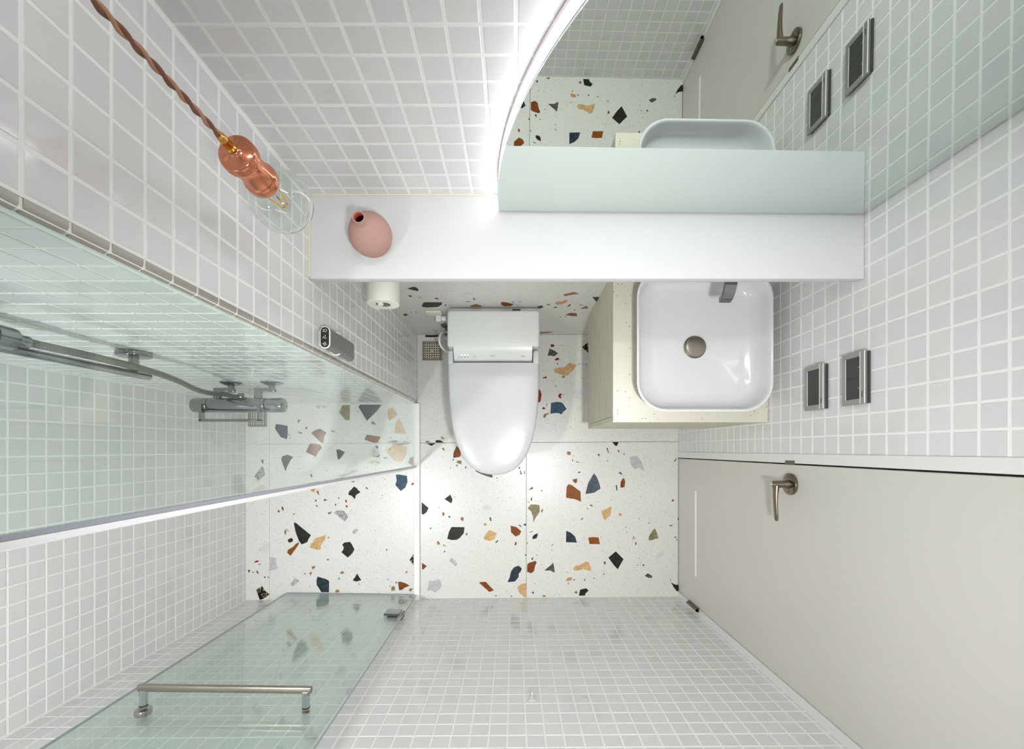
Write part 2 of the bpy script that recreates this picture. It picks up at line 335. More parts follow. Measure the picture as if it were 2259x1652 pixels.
FLOOR_CHIPS = '''B -451,585 -381,585 -383,577 -423,574 -451,576
K -1123,-373 -1109,-380 -1084,-401 -1036,-440 -1050,-462 -1054,-475 -1072,-483 -1085,-487 -1099,-466 -1114,-426 -1122,-390
O -958,-438 -964,-462 -983,-489 -988,-515 -1006,-514 -1040,-504 -1038,-483 -1023,-475 -1021,-462 -1004,-451 -983,-447
A -1098,-475 -1099,-487 -1122,-521 -1141,-546 -1159,-529 -1152,-513 -1131,-502 -1114,-485
G -1249,-551 -1213,-558 -1217,-580 -1206,-609 -1221,-616 -1249,-624
L -1312,-517 -1291,-500 -1272,-485 -1250,-475 -1250,-534 -1278,-532
V -1285,-700 -1272,-724 -1249,-743 -1270,-760 -1285,-768 -1299,-771 -1308,-745 -1317,-719 -1299,-709
P -1143,-689 -1118,-659 -1097,-673 -1105,-686 -1131,-703
D -1002,-652 -979,-659 -958,-665 -943,-675 -944,-733 -983,-732 -993,-715 -1007,-694 -1008,-669
B -1156,-464 -1136,-453 -1127,-464 -1133,-475 -1150,-478
T -1041,-204 -1012,-200 -1017,-213 -1024,-220 -1031,-217
S -1008,-214 -998,-211 -994,-232 -998,-235 -1006,-222
C -1328,-580 -1318,-570 -1302,-571 -1306,-577 -1325,-581
S -1033,-603 -1026,-598 -1013,-598 -1017,-608 -1028,-617
S -1044,-630 -1029,-629 -1039,-649
K -1359,-617 -1347,-619 -1355,-635
I -1316,-623 -1311,-621 -1304,-635 -1308,-638 -1314,-633
K -1277,-652 -1268,-653 -1274,-662
N -1186,-293 -1179,-295 -1176,-312 -1180,-316 -1187,-302
C -1207,-319 -1201,-309 -1196,-319 -1201,-325
S -1174,-424 -1164,-407 -1161,-411 -1164,-437 -1171,-435
S -1157,-406 -1149,-422 -1155,-421
N -1015,-259 -1007,-258 -1008,-266 -1015,-270
I -1013,-288 -1006,-284 -1000,-297
N -970,-257 -962,-254 -954,-262 -967,-264 -968,-272
N -951,-320 -941,-325 -927,-316 -936,-330 -946,-333
K -951,-454 -945,-446 -944,-456
I -957,-566 -946,-560 -944,-570
K -1072,-638 -1068,-633 -1062,-640
K -1261,-653 -1253,-654 -1250,-662
Y -1339,-629 -1328,-626 -1327,-631 -1337,-633
Y -1306,-591 -1295,-584 -1294,-589 -1303,-595
Y -1131,-330 -1120,-328 -1118,-334 -1126,-335
K -815,-190 -799,-201 -795,-209 -781,-219 -805,-234 -812,-256 -826,-239 -845,-232 -841,-217 -822,-198
U -601,-129 -584,-129 -544,-136 -541,-167 -552,-195 -576,-214 -604,-183 -597,-160
M -918,-326 -911,-316 -883,-313 -866,-316 -856,-331 -844,-346 -863,-370 -881,-356 -898,-340
P -826,-424 -814,-409 -803,-407 -793,-416 -812,-435 -820,-432
K -876,-489 -866,-478 -837,-474 -829,-483 -813,-512 -823,-532 -847,-555 -875,-532 -880,-526 -871,-516 -868,-502
V -531,-567 -506,-528 -505,-599 -518,-584
K -800,-636 -789,-654 -778,-670 -803,-678 -823,-671 -809,-654
R -590,-679 -575,-679 -554,-685 -530,-698 -556,-710 -571,-721 -585,-722 -587,-703
Y -624,-707 -612,-698 -604,-713 -607,-724 -624,-725
S -913,-733 -910,-724 -899,-717 -890,-726 -891,-733
S -534,-721 -528,-712 -513,-713 -522,-727 -531,-728
S -888,-633 -875,-623 -866,-631 -871,-638 -883,-638
R -862,-264 -855,-256 -851,-270 -858,-273
R -859,-289 -852,-285 -847,-295 -854,-300
C -524,-186 -516,-171 -509,-171 -510,-180
N -755,-191 -743,-201 -746,-206 -755,-199
R -835,-166 -809,-163 -818,-169
N -896,-667 -892,-655 -888,-658 -892,-670
N -655,-512 -643,-512 -648,-519
N -898,-249 -892,-245 -890,-253 -895,-254
N -914,-278 -907,-280 -906,-288 -912,-288
S -556,-638 -546,-621 -540,-629 -551,-635
N -605,-684 -598,-678 -593,-684 -601,-687
K -634,-703 -626,-696 -630,-705
K -674,-240 -670,-231 -669,-238
K -831,-308 -826,-310 -826,-314
K -710,-415 -707,-411 -707,-416
K -660,-152 -655,-151 -654,-157
K -793,-686 -784,-692 -788,-694
K -648,-664 -637,-666 -640,-669
K -845,-613 -842,-605 -841,-608
N -516,-643 -506,-641 -508,-647
K -352,-255 -322,-232 -310,-258 -317,-277
K -469,-271 -460,-278 -433,-301 -443,-321 -459,-335 -469,-331
K -316,-398 -249,-399 -253,-430 -274,-455 -290,-464 -316,-465 -338,-458 -329,-422
O -120,-413 -84,-430 -94,-459 -119,-470 -153,-460 -139,-430
R -13,-391 18,-399 42,-420 33,-438 13,-447 -11,-425
R -308,-40 -305,-14 -289,18 -271,-3 -268,-29 -274,-39 -303,-44
Y -291,-67 -284,-57 -265,-58 -264,-75 -274,-76
B -443,30 -396,31 -419,17
B -397,47 -375,47 -355,35 -397,35
Y -451,36 -443,44 -427,41 -429,35
S -372,61 -365,64 -353,55 -356,51
S -367,4 -356,9 -349,-9 -358,-5
H -192,-104 -180,-106 -149,-122 -105,-132 -106,-146 -133,-139 -175,-122 -193,-112
D -29,-680 -18,-657 -11,-625 4,-605 28,-596 45,-610 38,-628 29,-636 28,-654 10,-677 -19,-680
R -176,-681 -139,-679 -126,-694 -98,-723 -122,-731 -144,-711 -159,-698
O 20,-708 41,-690 70,-686 70,-755 53,-757 51,-750 33,-737
G -431,-672 -409,-676 -382,-663 -373,-675 -365,-698 -373,-714 -399,-734 -417,-724 -439,-724
P -329,-573 -316,-555 -292,-576 -286,-589 -296,-599 -316,-581
R -467,-581 -442,-599 -461,-616 -467,-615
L -162,-299 -133,-279 -105,-311 -141,-313
S -365,-326 -355,-321 -351,-331 -356,-343 -362,-339
S -271,-357 -264,-346 -253,-350 -254,-365 -261,-368
T -152,-386 -148,-377 -134,-381 -137,-391 -149,-391
S -391,-474 -382,-470 -373,-487 -388,-489
T -360,-486 -342,-495 -358,-499
I -122,-350 -115,-347 -110,-365 -114,-369 -120,-360
I -335,-343 -326,-342 -319,-348 -327,-351
N -92,-479 -88,-472 -78,-464 -77,-472 -87,-480
I 25,-387 36,-387 45,-401 38,-397
C 7,-490 12,-474 19,-477 15,-492
I 54,-382 67,-381 67,-391 55,-391
S -244,-434 -239,-425 -232,-433 -240,-444
N 26,-97 32,-88 37,-97 31,-101
N 35,-108 39,-108 45,-128 38,-130
N 54,-110 58,-111 62,-126 58,-127
N -310,-50 -304,-48 -304,-58 -309,-57
N -295,-82 -287,-78 -283,-86 -290,-87
N -248,-92 -241,-87 -239,-93 -244,-100
K -89,-147 -81,-144 -78,-150
N -94,-748 -82,-748 -88,-755
N -14,-750 -4,-750 -9,-758
N -429,-403 -417,-401 -422,-411
K -356,-524 -351,-519 -347,-525 -352,-529
K 58,-544 65,-536 67,-545
Y -304,-244 -296,-240 -299,-248
K -384,-297 -377,-295 -375,-299
K -325,-102 -322,-90 -320,-93
A 271,-248 274,-193 284,-178 302,-184 328,-204 345,-216 348,-269 318,-256
N 371,-226 385,-172 414,-123 427,-139 441,-172 448,-201 416,-222 375,-229
Y 74,-303 89,-283 120,-283 135,-287 137,-316 128,-334 114,-352 104,-376 102,-344 91,-316
D 272,-418 297,-428 318,-448 327,-478 271,-476
A 385,-452 416,-450 438,-452 445,-486 391,-485
O 308,-607 320,-596 341,-593 375,-574 388,-581 401,-620 398,-625 359,-614 333,-622 312,-620
R 72,-589 83,-581 96,-577 112,-572 121,-578 112,-599 107,-625 93,-635 72,-628
H 160,-621 180,-604 206,-582 211,-609 213,-633 190,-621
K 337,-750 343,-719 360,-715 375,-712 387,-724 372,-737 367,-750
B 99,-448 109,-437 127,-430 125,-443 120,-456 100,-461
A 303,-155 318,-152 327,-148 328,-167 320,-175 310,-167
S 275,-22 279,-10 296,-14 294,-29 281,-29
T 271,-674 281,-657 302,-656 302,-667 292,-674
S 313,-734 323,-724 331,-734 323,-740
S 147,-754 159,-746 170,-753 164,-756
S 141,-321 151,-300 154,-316 145,-325
R 79,-207 100,-191 102,-203 91,-206
K 90,-261 93,-247 97,-246 96,-265
K 72,-269 86,-269 86,-271 73,-271
N 329,-119 341,-113 347,-118 336,-122
N 432,-27 442,-21 443,-35 440,-38
N 300,-51 306,-53 310,-62 305,-61
K 318,-62 338,-66 341,-69 325,-67
N 391,-287 401,-283 410,-290 402,-292
N 375,-300 383,-301 384,-309
K 344,-364 358,-349 358,-355 350,-362
N 83,-425 102,-417 100,-421 86,-427
N 92,-562 103,-550 102,-565 96,-567
I 96,-732 103,-727 108,-737 102,-741
I 307,-672 315,-664 318,-667 310,-674
I 362,-667 369,-664 370,-672 364,-672
N 197,-489 208,-486 198,-495
B 193,-515 202,-516 199,-519
B 116,-541 124,-539 121,-545
K 348,-164 353,-162 351,-167
N 406,-659 421,-660 414,-664
N 279,-681 286,-687 281,-690
N 107,-682 115,-691 110,-690
N 141,-592 152,-589 151,-591 142,-594
K 143,-211 148,-208 151,-214 146,-216
N 273,-626 284,-633 279,-633
Y 70,-479 77,-474 74,-490
K 488,-555 526,-523 543,-540 566,-563 546,-597 536,-615 515,-592
Y 694,-466 696,-447 713,-417 727,-406 738,-430 745,-457 726,-459 718,-464
O 451,-318 504,-292 499,-339 481,-352 478,-360 465,-359
R 550,-196 551,-167 562,-149 570,-149 574,-167 571,-193 561,-196
H 674,-648 690,-635 713,-649 712,-658 694,-659
B 809,-680 825,-691 847,-696 847,-727 838,-727 821,-704
B 508,37 541,37 533,18 523,18
G 596,-40 635,-32 661,-69 676,-115 645,-95 622,-102 603,-79
L 735,-568 739,-532 773,-519 770,-542 749,-558
T 541,-331 549,-327 559,-334 554,-342 543,-340
T 610,-460 616,-443 625,-451 619,-462
R 464,-573 476,-579 474,-586 467,-593
C 478,7 484,7 491,-21 487,-19
N 535,-5 541,-3 547,-16 541,-15
N 562,-22 573,-22 570,-29
I 540,-121 549,-115 559,-126 555,-130
K 526,-183 532,-184 534,-209 529,-212
C 811,-266 819,-255 826,-261 819,-267
K 842,-357 848,-351 848,-364
Y 797,-387 821,-388 809,-396
N 662,-594 668,-588 674,-593 667,-600
N 826,-451 833,-446 838,-450 830,-455
N 835,-459 843,-462 840,-467
K 625,-488 628,-475 632,-477 630,-491
K 573,-391 581,-403 577,-403
N 576,-428 585,-423 586,-427
N 692,-380 696,-374 701,-381
K 823,-64 837,-43 835,-53 828,-63
Y 640,-557 645,-557 649,-564
K 628,-593 641,-592 641,-595
K 653,-573 655,-581 653,-584
K 477,-56 488,-58 485,-62
N 461,-637 470,-635 466,-644
K 804,-667 808,-665 806,-678
K 642,-363 644,-352 648,-352
O 206,409 227,418 264,422 276,434 291,444 308,437 326,432 311,410 287,385 278,377 260,379 240,385 217,394
U 194,238 220,243 242,242 255,235 274,206 260,195 247,179 231,186 214,186 191,182
H 177,480 180,493 186,516 205,509 229,494 227,489 211,476 194,480
C 192,538 207,538 213,528 194,523
C 211,459 224,469 237,467 234,458 220,455
Y 248,369 255,378 264,377 266,366 253,366
C 231,273 236,284 247,287 251,279 244,277 247,262 244,260 234,266
C 149,211 156,218 166,209 160,204 150,206
S 154,169 161,182 185,186 184,182 171,175 165,162 156,162
C 132,310 141,299 146,279 141,248 134,239 127,242 121,279
C 150,367 165,372 172,377 172,365 154,363
V 352,523 366,535 381,547 403,535 392,483 377,502
K 225,441 230,442 230,434 226,435
K 216,321 219,329 222,327 219,319
K 332,436 341,442 340,438 335,434
K 354,440 357,440 362,432
K 370,436 375,440 378,434
K 171,136 178,135 174,132
K 211,128 217,129 216,125
K 289,114 297,114 295,111
N 169,224 174,237 177,235 172,222
K 245,534 255,533 253,530
K 255,281 260,283 261,278
B 142,586 149,586 145,582
L 311,290 322,308 337,312 351,308 351,260 326,260
D -1221,106 -1215,129 -1199,128 -1156,120 -1155,78 -1159,52 -1190,62
H -1189,-49 -1183,-35 -1155,-27 -1127,-39 -1141,-57 -1159,-91 -1167,-112 -1179,-81
R -1035,83 -1020,96 -990,106 -974,96 -957,86 -968,66 -973,32 -986,34 -1018,68
R -1062,-13 -1042,28 -1014,28 -988,24 -979,8 -998,-13 -1011,-39
Y -892,188 -876,226 -836,228 -838,150 -858,149
D -793,218 -784,229 -673,229 -697,196 -750,146 -770,180
R -762,50 -750,76 -679,65 -693,35 -718,34
K -906,-1 -890,-1 -862,-15 -884,-45 -898,-54
T -645,184 -639,206 -617,214 -591,180 -605,162 -637,147
O -603,132 -585,158 -569,134 -547,80 -607,82 -605,104
O -651,-13 -613,32 -542,12 -547,-25 -569,-65 -589,-64 -613,-53
R -538,-69 -529,-45 -505,-33 -505,-81 -521,-82
M -1328,-140 -1307,-111 -1285,-84 -1277,-101 -1272,-131 -1303,-160
L -867,-121 -854,-85 -806,-45 -778,-115
L -704,-37 -685,12 -675,6 -663,-37 -681,-49
S -1105,140 -1103,153 -1087,150 -1095,144 -1097,133
N -1105,92 -1081,85 -1081,79 -1095,82
N -1065,110 -1055,119 -1056,102 -1062,102
S -936,96 -914,94 -916,86 -932,90
S -728,132 -720,146 -705,132 -706,124
G -1012,224 -986,226 -990,206 -1006,212
G -980,222 -962,226 -957,212 -974,210
N -1293,-57 -1279,-51 -1281,-65 -1277,-75 -1287,-69
N -776,102 -760,96 -764,95
N -780,122 -770,121 -776,118
B -701,-39 -685,-28 -679,-29 -697,-41
N -708,18 -695,20 -689,8 -697,2
S -665,-41 -647,-39 -643,-45 -661,-49
T -706,-69 -693,-59 -681,-69 -687,-77
N -1042,-129 -1034,-125 -1026,-143 -1034,-144
G -617,36 -605,44 -573,46 -581,36
G -565,28 -523,44 -533,28 -553,18
N -549,68 -539,52 -543,52
N -1153,76 -1144,78 -1145,68
N -1149,60 -1139,60 -1143,55
N -800,194 -790,192 -796,188
K -958,-109 -951,-109 -954,-113'''
WALL_CHIPS = '''K -388,659 -359,677 -351,669 -348,644 -355,632 -372,644
K -377,448 -367,485 -356,505 -285,505 -290,475 -313,446 -354,440
R -404,576 -395,589 -387,579 -393,566
R -308,552 -297,560 -289,547 -297,538
S -189,518 -171,521 -173,511 -188,511
C -481,342 -467,359 -458,338 -476,317
R -49,509 -29,505 2,483 -10,458 -36,455 -47,473
S -176,461 -150,485 -129,461 -130,448 -177,448
S 191,598 228,624 250,603 218,589 196,576
T 168,497 176,515 193,515 210,541 216,503 197,483 178,473
D 305,568 332,569 332,512
S 280,423 298,461 310,448 312,423
R 229,335 246,367 275,359 283,317 257,321
S 135,54 156,57 204,57 178,26 137,20
K 97,448 116,467 127,445 110,423
R 165,442 176,451 185,442 174,432
R 224,448 225,475 236,483 233,455
H 134,479 144,485 153,471 141,471
H 252,403 263,414 261,400
H 268,471 286,475 277,464
K 198,307 215,310 215,303
K 225,318 240,314 235,308
N -159,551 -152,555 -148,538 -152,532
H -8,511 5,507 2,499
H 19,512 34,517 28,509
K -281,471 -273,475 -271,467 -279,461
K -443,370 -434,374 -438,366
R -421,377 -412,384 -415,370
L -198,608 -172,617 -144,603 -178,593
Y -371,563 -356,566 -355,559
K -412,84 -407,90 -410,81
K -399,102 -387,104 -391,95
Y -393,77 -377,81 -382,66'''

# ------------------------------------------------------------------ mesh helpers
ORIGIN = {}

class MB:
    """collects geometry in world coordinates and links it as one mesh object"""
    def __init__(self):
        self.bm = bmesh.new()

    def _new(self, fn):
        before = set(self.bm.verts)
        fn()
        return [v for v in self.bm.verts if v not in before]

    def box(self, x0, x1, y0, y1, z0, z1, bev=0.0, seg=2, rot=None, piv=None):
        r = bmesh.ops.create_cube(self.bm, size=1.0)
        vs = r['verts']
        c = Vector(((x0 + x1) / 2, (y0 + y1) / 2, (z0 + z1) / 2))
        for v in vs:
            v.co = Vector((v.co.x * (x1 - x0), v.co.y * (y1 - y0), v.co.z * (z1 - z0))) + c
        if bev > 0:
            es = list({e for v in vs for e in v.link_edges})
            rb = bmesh.ops.bevel(self.bm, geom=es, offset=bev, segments=seg, affect='EDGES', profile=0.5)
            vs = list({v for f in rb['faces'] for v in f.verts} | {v for v in vs if v.is_valid})
            seen, stack = set(vs), list(vs)
            while stack:
                v = stack.pop()
                for e in v.link_edges:
                    o = e.other_vert(v)
                    if o not in seen:
                        seen.add(o); stack.append(o)
            vs = list(seen)
        if rot is not None:
            p = piv if piv is not None else c
            for v in vs:
                v.co = rot @ (v.co - p) + p
        return self

    def ring_faces(self, a, b, flip=False):
        n = len(a)
        for i in range(n):
            q = (a[i], a[(i + 1) % n], b[(i + 1) % n], b[i])
            try:
                self.bm.faces.new(q[::-1] if flip else q)
            except ValueError:
                pass

    def loft(self, rings, cap0=True, cap1=True):
        vs = [[self.bm.verts.new(p) for p in r] for r in rings]
        for a, b in zip(vs, vs[1:]):
            self.ring_faces(a, b)
        if cap0:
            self.bm.faces.new(vs[0][::-1])
        if cap1:
            self.bm.faces.new(vs[-1])
        return self

    def prism(self, pts, z0, z1, inset=0.0, chamfer=0.0):
        rings = [[(x, y, z0) for x, y in pts], [(x, y, z1 - chamfer) for x, y in pts]]
        if chamfer > 0:
            cx = sum(p[0] for p in pts) / len(pts); cy = sum(p[1] for p in pts) / len(pts)
            ext = max(max(abs(p[0] - cx), abs(p[1] - cy)) for p in pts)
            k = 1 - min(0.5, inset / max(ext, 1e-6))
            rings.append([(cx + (x - cx) * k, cy + (y - cy) * k, z1) for x, y in pts])
        return self.loft(rings)

    def cyl(self, p0, p1, r0, r1=None, seg=24, cap=True, bev=0.0):
        p0, p1 = Vector(p0), Vector(p1)
        r1 = r0 if r1 is None else r1
        prof = [(0, r0), (1, r1)]
        ln = (p1 - p0).length
        if bev > 0:
            b = bev / ln
            prof = [(0, r0 - bev), (b * 0.3, r0 - bev * 0.3), (b, r0), (1 - b, r1), (1 - b * 0.3, r1 - bev * 0.3), (1, r1 - bev)]
        return self.lathe(prof, p0, p1 - p0, seg, cap, cap)

    def lathe(self, prof, base, axis=(0, 0, 1), seg=32, cap0=True, cap1=True):
        base, axis = Vector(base), Vector(axis)
        d = axis.normalized()
        a = d.orthogonal().normalized()
        b = d.cross(a)
        rings = []
        for h, r in prof:
            c = base + axis * h
            rings.append([c + (a * math.cos(2 * math.pi * i / seg) + b * math.sin(2 * math.pi * i / seg)) * max(r, 1e-5) for i in range(seg)])
        return self.loft(rings, cap0, cap1)

    def tube(self, pts, r, seg=12, cap=True):
        pts = [Vector(p) for p in pts]
        rr = r if isinstance(r, (list, tuple)) else [r] * len(pts)
        t0 = (pts[1] - pts[0]).normalized()
        a = t0.orthogonal().normalized()
        rings = []
        for i, p in enumerate(pts):
            t = (pts[min(i + 1, len(pts) - 1)] - pts[max(i - 1, 0)]).normalized()
            a = (a - t * a.dot(t)).normalized()
            b = t.cross(a)
            rings.append([p + (a * math.cos(2 * math.pi * k / seg) + b * math.sin(2 * math.pi * k / seg)) * rr[i] for k in range(seg)])
        return self.loft(rings, cap, cap)

    def build(self, name, m, parent=None, smooth=35.0, origin=None):
        bm = self.bm
        bmesh.ops.recalc_face_normals(bm, faces=bm.faces[:])
        xs = [v.co for v in bm.verts]
        if origin is None:
            lo = Vector((min(v.x for v in xs), min(v.y for v in xs), min(v.z for v in xs)))
            hi = Vector((max(v.x for v in xs), max(v.y for v in xs), max(v.z for v in xs)))
            origin = Vector(((lo.x + hi.x) / 2, (lo.y + hi.y) / 2, lo.z))
        origin = Vector(origin)
        for v in bm.verts:
            v.co -= origin
        me = bpy.data.meshes.new(name)
        bm.to_mesh(me)
        bm.free()
        if smooth:
            me.polygons.foreach_set('use_smooth', [True] * len(me.polygons))
            me.set_sharp_from_angle(angle=math.radians(smooth))
        for x in (m if isinstance(m, (list, tuple)) else [m]):
            me.materials.append(x)
        return link(name, me, parent, origin)

def link(name, data, parent, origin):
    o = bpy.data.objects.new(name, data)
    COL.objects.link(o)
    origin = Vector(origin)
    if parent is not None:
        o.parent = parent
        o.location = origin - ORIGIN[parent.name]
    else:
        o.location = origin
    ORIGIN[o.name] = origin
    return o

def tag(o, label, cat, group=None):
    o['label'] = label
    o['category'] = cat
    if group:
        o['group'] = group
    return o

def thing(name, loc, label, cat, group=None):
    return tag(link(name, None, None, loc), label, cat, group)

def struct(o, label=None):
    o['kind'] = 'structure'
    if label:
        o['label'] = label
    return o

def spline(pts, n=8):
    """Catmull-Rom through the points"""
    P = [Vector(p) for p in pts]
    P = [P[0] * 2 - P[1]] + P + [P[-1] * 2 - P[-2]]
    out = []
    for i in range(1, len(P) - 2):
        for k in range(n):
            t = k / n
            a, b, c, d = P[i - 1], P[i], P[i + 1], P[i + 2]
            out.append(0.5 * ((2 * b) + (c - a) * t + (2 * a - 5 * b + 4 * c - d) * t * t + (3 * b - a - 3 * c + d) * t ** 3))
    out.append(P[-2])
    return out

def rrect(cx, cy, hx, hy, r, n=8):
    out = []
    for qx, qy, a0 in ((1, 1, 0), (-1, 1, 90), (-1, -1, 180), (1, -1, 270)):
        for k in range(n + 1):
            a = math.radians(a0 + 90 * k / n)
            out.append((cx + qx * (hx - r) + r * math.cos(a), cy + qy * (hy - r) + r * math.sin(a)))
    return out

def text_mesh(name, body, size, m, parent, loc, rot, depth=0.0003):
    cu = bpy.data.curves.new(name, 'FONT')
    cu.body = body
    cu.size = size
    cu.align_x = 'CENTER'
    cu.align_y = 'CENTER'
    cu.extrude = depth
    tmp = bpy.data.objects.new(name + '_tmp', cu)
    me = bpy.data.meshes.new_from_object(tmp)
    bpy.data.objects.remove(tmp)
    bpy.data.curves.remove(cu)
    me.transform(rot.to_4x4() if hasattr(rot, 'to_4x4') else rot)
    me.materials.clear()
    me.materials.append(m)
    return link(name, me, parent, loc)

# ------------------------------------------------------------------ floor of terrazzo slabs
XL, XR, YB, YW = -0.4925, 0.848, 0.588, 0.615      # niche left, right wall, terrazzo apron, upper back wall
XS, YS = -1.371, 0.237                               # shower side wall, shower back wall
def fy(x):                                           # the front wall runs very slightly askew
    return -0.757 - 0.00753 * (0.848 - x)

f = MB()
f.box(-1.47, 0.95, -0.90, 0.72, -0.08, -0.006)
floor = struct(f.build('floor', M['joint'], smooth=0), 'white terrazzo floor with large coloured stone chips')
SLABS = []
g = 0.0009
def slab(x0, x1, bl, br, tl, tr):
    g = 0.0009 if x1 > XL else 0.00035
    pts = [(x0 + g, bl + g), (x1 - g, br + g), (x1 - g, tr - g), (x0 + g, tl - g)]
    s = MB().prism(pts, -0.006, 0.0, 0.0006, 0.0006).build('terrazzo_slab', M['terrazzo'], floor, smooth=0)
    SLABS.append((pts, s))
    return s
jy = lambda x: 0.0358 + 0.0052 * (x - 0.15)
slab(XL, XR, jy(XL), jy(XR), YB, YB)
slab(XL, 0.0674, fy(XL), fy(0.0674), jy(XL), jy(0.0674))
slab(0.0674, XR, fy(0.0674), fy(XR), jy(0.0674), jy(XR))
slab(-1.2494, XL - 0.0001, 0.028, 0.030, YS, YS)
slab(-1.2494, XL - 0.0001, fy(-1.2494), fy(XL), 0.028, 0.030)
slab(XS, -1.2494, 0.027, 0.028, YS, YS)
slab(XS, -1.2494, fy(XS), fy(-1.2494), 0.027, 0.028)

def parse(txt):
    for ln in txt.strip().splitlines():
        a = ln.split()
        yield a[0], [tuple(int(v) / 1000 for v in q.split(',')) for q in a[1:]]

def inside(pt, poly):
    c, n = False, len(poly)
    for i in range(n):
        (x0, y0), (x1, y1) = poly[i], poly[i - 1]
        if (y0 > pt[1]) != (y1 > pt[1]) and pt[0] < (x1 - x0) * (pt[1] - y0) / (y1 - y0) + x0:
            c = not c
    return c

def area(p):
    return 0.5 * sum(p[i - 1][0] * p[i][1] - p[i][0] * p[i - 1][1] for i in range(len(p)))

def add_chips(txt, find_parent, to3d, lift):
    small = {}
    for key, pts in parse(txt):
        c = (sum(p[0] for p in pts) / len(pts), sum(p[1] for p in pts) / len(pts))
        par = find_parent(c)
        if par is None:
            continue
        if area(pts) < 0:
            pts = pts[::-1]
        ext = max(max(p[0] for p in pts) - min(p[0] for p in pts), max(p[1] for p in pts) - min(p[1] for p in pts))
        rings = [[to3d(x, y, -0.002) for x, y in pts], [to3d(x, y, lift) for x, y in pts]]
        if ext > 0.0225:
            MB().loft(rings).build('stone_chip', CHIP[key], par, smooth=0)
        else:
            small.setdefault(par.name, (par, {}))[1].setdefault(key, []).append(rings)
    for par, keys in small.values():
        mb = MB()
        mats = []
        for i, (key, rl) in enumerate(sorted(keys.items())):
            mats.append(CHIP[key])
            for rings in rl:
                nf = len(mb.bm.faces)
                mb.loft(rings)
                mb.bm.faces.ensure_lookup_table()
                for fc in mb.bm.faces[nf:]:
                    fc.material_index = i
        o = mb.build('small_stone_chips', mats, par, smooth=0)
        o['kind'] = 'stuff'

def floor_parent(c):
    for pts, s in SLABS:
        if inside(c, pts):
            return s
    return None
add_chips(FLOOR_CHIPS, floor_parent, lambda x, y, h: (x, y, h), 0.00035)

# ------------------------------------------------------------------ walls of mosaic tile
TS = 0.0455       # side of one mosaic tile

def tile_mesh(w, h, d=0.0006, ch=0.0009):
    a, b = w / 2, h / 2
    v = []
    for z, k in ((-0.001, 0), (d - ch * 0.7, 0), (d, ch)):
        v += [(-a + k, -b + k, z), (a - k, -b + k, z), (a - k, b - k, z), (-a + k, b - k, z)]
    fcs = []
    for r in (0, 4):
        for i in range(4):
            j = (i + 1) % 4
            fcs.append((r + i, r + j, r + 4 + j, r + 4 + i))
    fcs.append((8, 9, 10, 11))
    return v, fcs

_tv, _tf = tile_mesh(TS, TS)
TILE_ME = bpy.data.meshes.new('tile')
TILE_ME.from_pydata(_tv, [], _tf)
TILE_ME.materials.append(M['tile'])
_cut = {}
def cut_mesh(w, h):
    key = (round(w, 4), round(h, 4))
    if key == (TS, TS):
        return TILE_ME
    if key not in _cut:
        me = bpy.data.meshes.new('cut_tile')
        v, fc = tile_mesh(*key)
        me.from_pydata(v, [], fc)
        me.materials.append(M['tile'])
        _cut[key] = me
    return _cut[key]

def spans(lo, hi, pitch, phase):
    gap = pitch - TS
    k = math.floor((lo - phase) / pitch)
    out = []
    while phase + k * pitch < hi:
        a, b = phase + k * pitch + gap / 2, phase + (k + 1) * pitch - gap / 2
        a, b = max(a, lo), min(b, hi)
        if b - a > 0.006:
            out.append((a, b))
        k += 1
    return out

def tile_wall(wall, O, u, regions, pc, oc, pz, oz, skip=None, limit=295):
    """lay tiles on a wall: O a point of its face at z = 0, u the horizontal direction, u x z the outward normal"""
    O, u = Vector(O), Vector(u).normalized()
    n = u.cross(Vector((0, 0, 1)))
    items = []
    for c0, c1, z0, z1 in regions:
        for za, zb in spans(z0, z1, pz, oz):
            for ca, cb in spans(c0, c1, pc, oc):
                cm, zm = (ca + cb) / 2, (za + zb) / 2
                if skip and skip(ca, cb, za, zb):
                    continue
                p = O + u * cm + Vector((0, 0, zm))
                s = FOC / max(CAM_Z - zm, 0.05)
                x, y = PX + s * p.x, PY - s * p.y
                seen = 1 if (-30 < x < 2290 and -30 < y < 1680 and zm < 2.2) else 0
                items.append((-seen * s, cm, zm, cb - ca, zb - za, p))
    items.sort(key=lambda t: t[0])
    base = Matrix((u, Vector((0, 0, 1)), n)).transposed()
    w0 = ORIGIN[wall.name]
    for i, (_, cm, zm, w, h, p) in enumerate(items[:limit]):
        o = bpy.data.objects.new('tile', cut_mesh(w, h))
        COL.objects.link(o)
        o.parent = wall
        jig = Matrix.Rotation(random.uniform(-0.004, 0.004), 3, 'X') @ Matrix.Rotation(random.uniform(-0.004, 0.004), 3, 'Y')
        o.matrix_basis = Matrix.Translation(p - w0 + n * random.uniform(-0.0002, 0.0002)) @ (base @ jig).to_4x4()
    rest = items[limit:]
    if rest:
        vs, fs = [], []
        for _, cm, zm, w, h, p in rest:
            tv, tf = tile_mesh(w, h)
            k = len(vs)
            jig = Matrix.Rotation(random.uniform(-0.004, 0.004), 3, 'X') @ Matrix.Rotation(random.uniform(-0.004, 0.004), 3, 'Y')
            vs += [base @ (jig @ Vector(q)) + p - w0 for q in tv]
            fs += [tuple(i + k for i in q) for q in tf]
        me = bpy.data.meshes.new('mosaic_tiles')
        me.from_pydata(vs, [], fs)
        me.materials.append(M['tile_stuff'])
        o = link('mosaic_tiles', me, wall, w0)
        o['kind'] = 'stuff'

T = 0.08
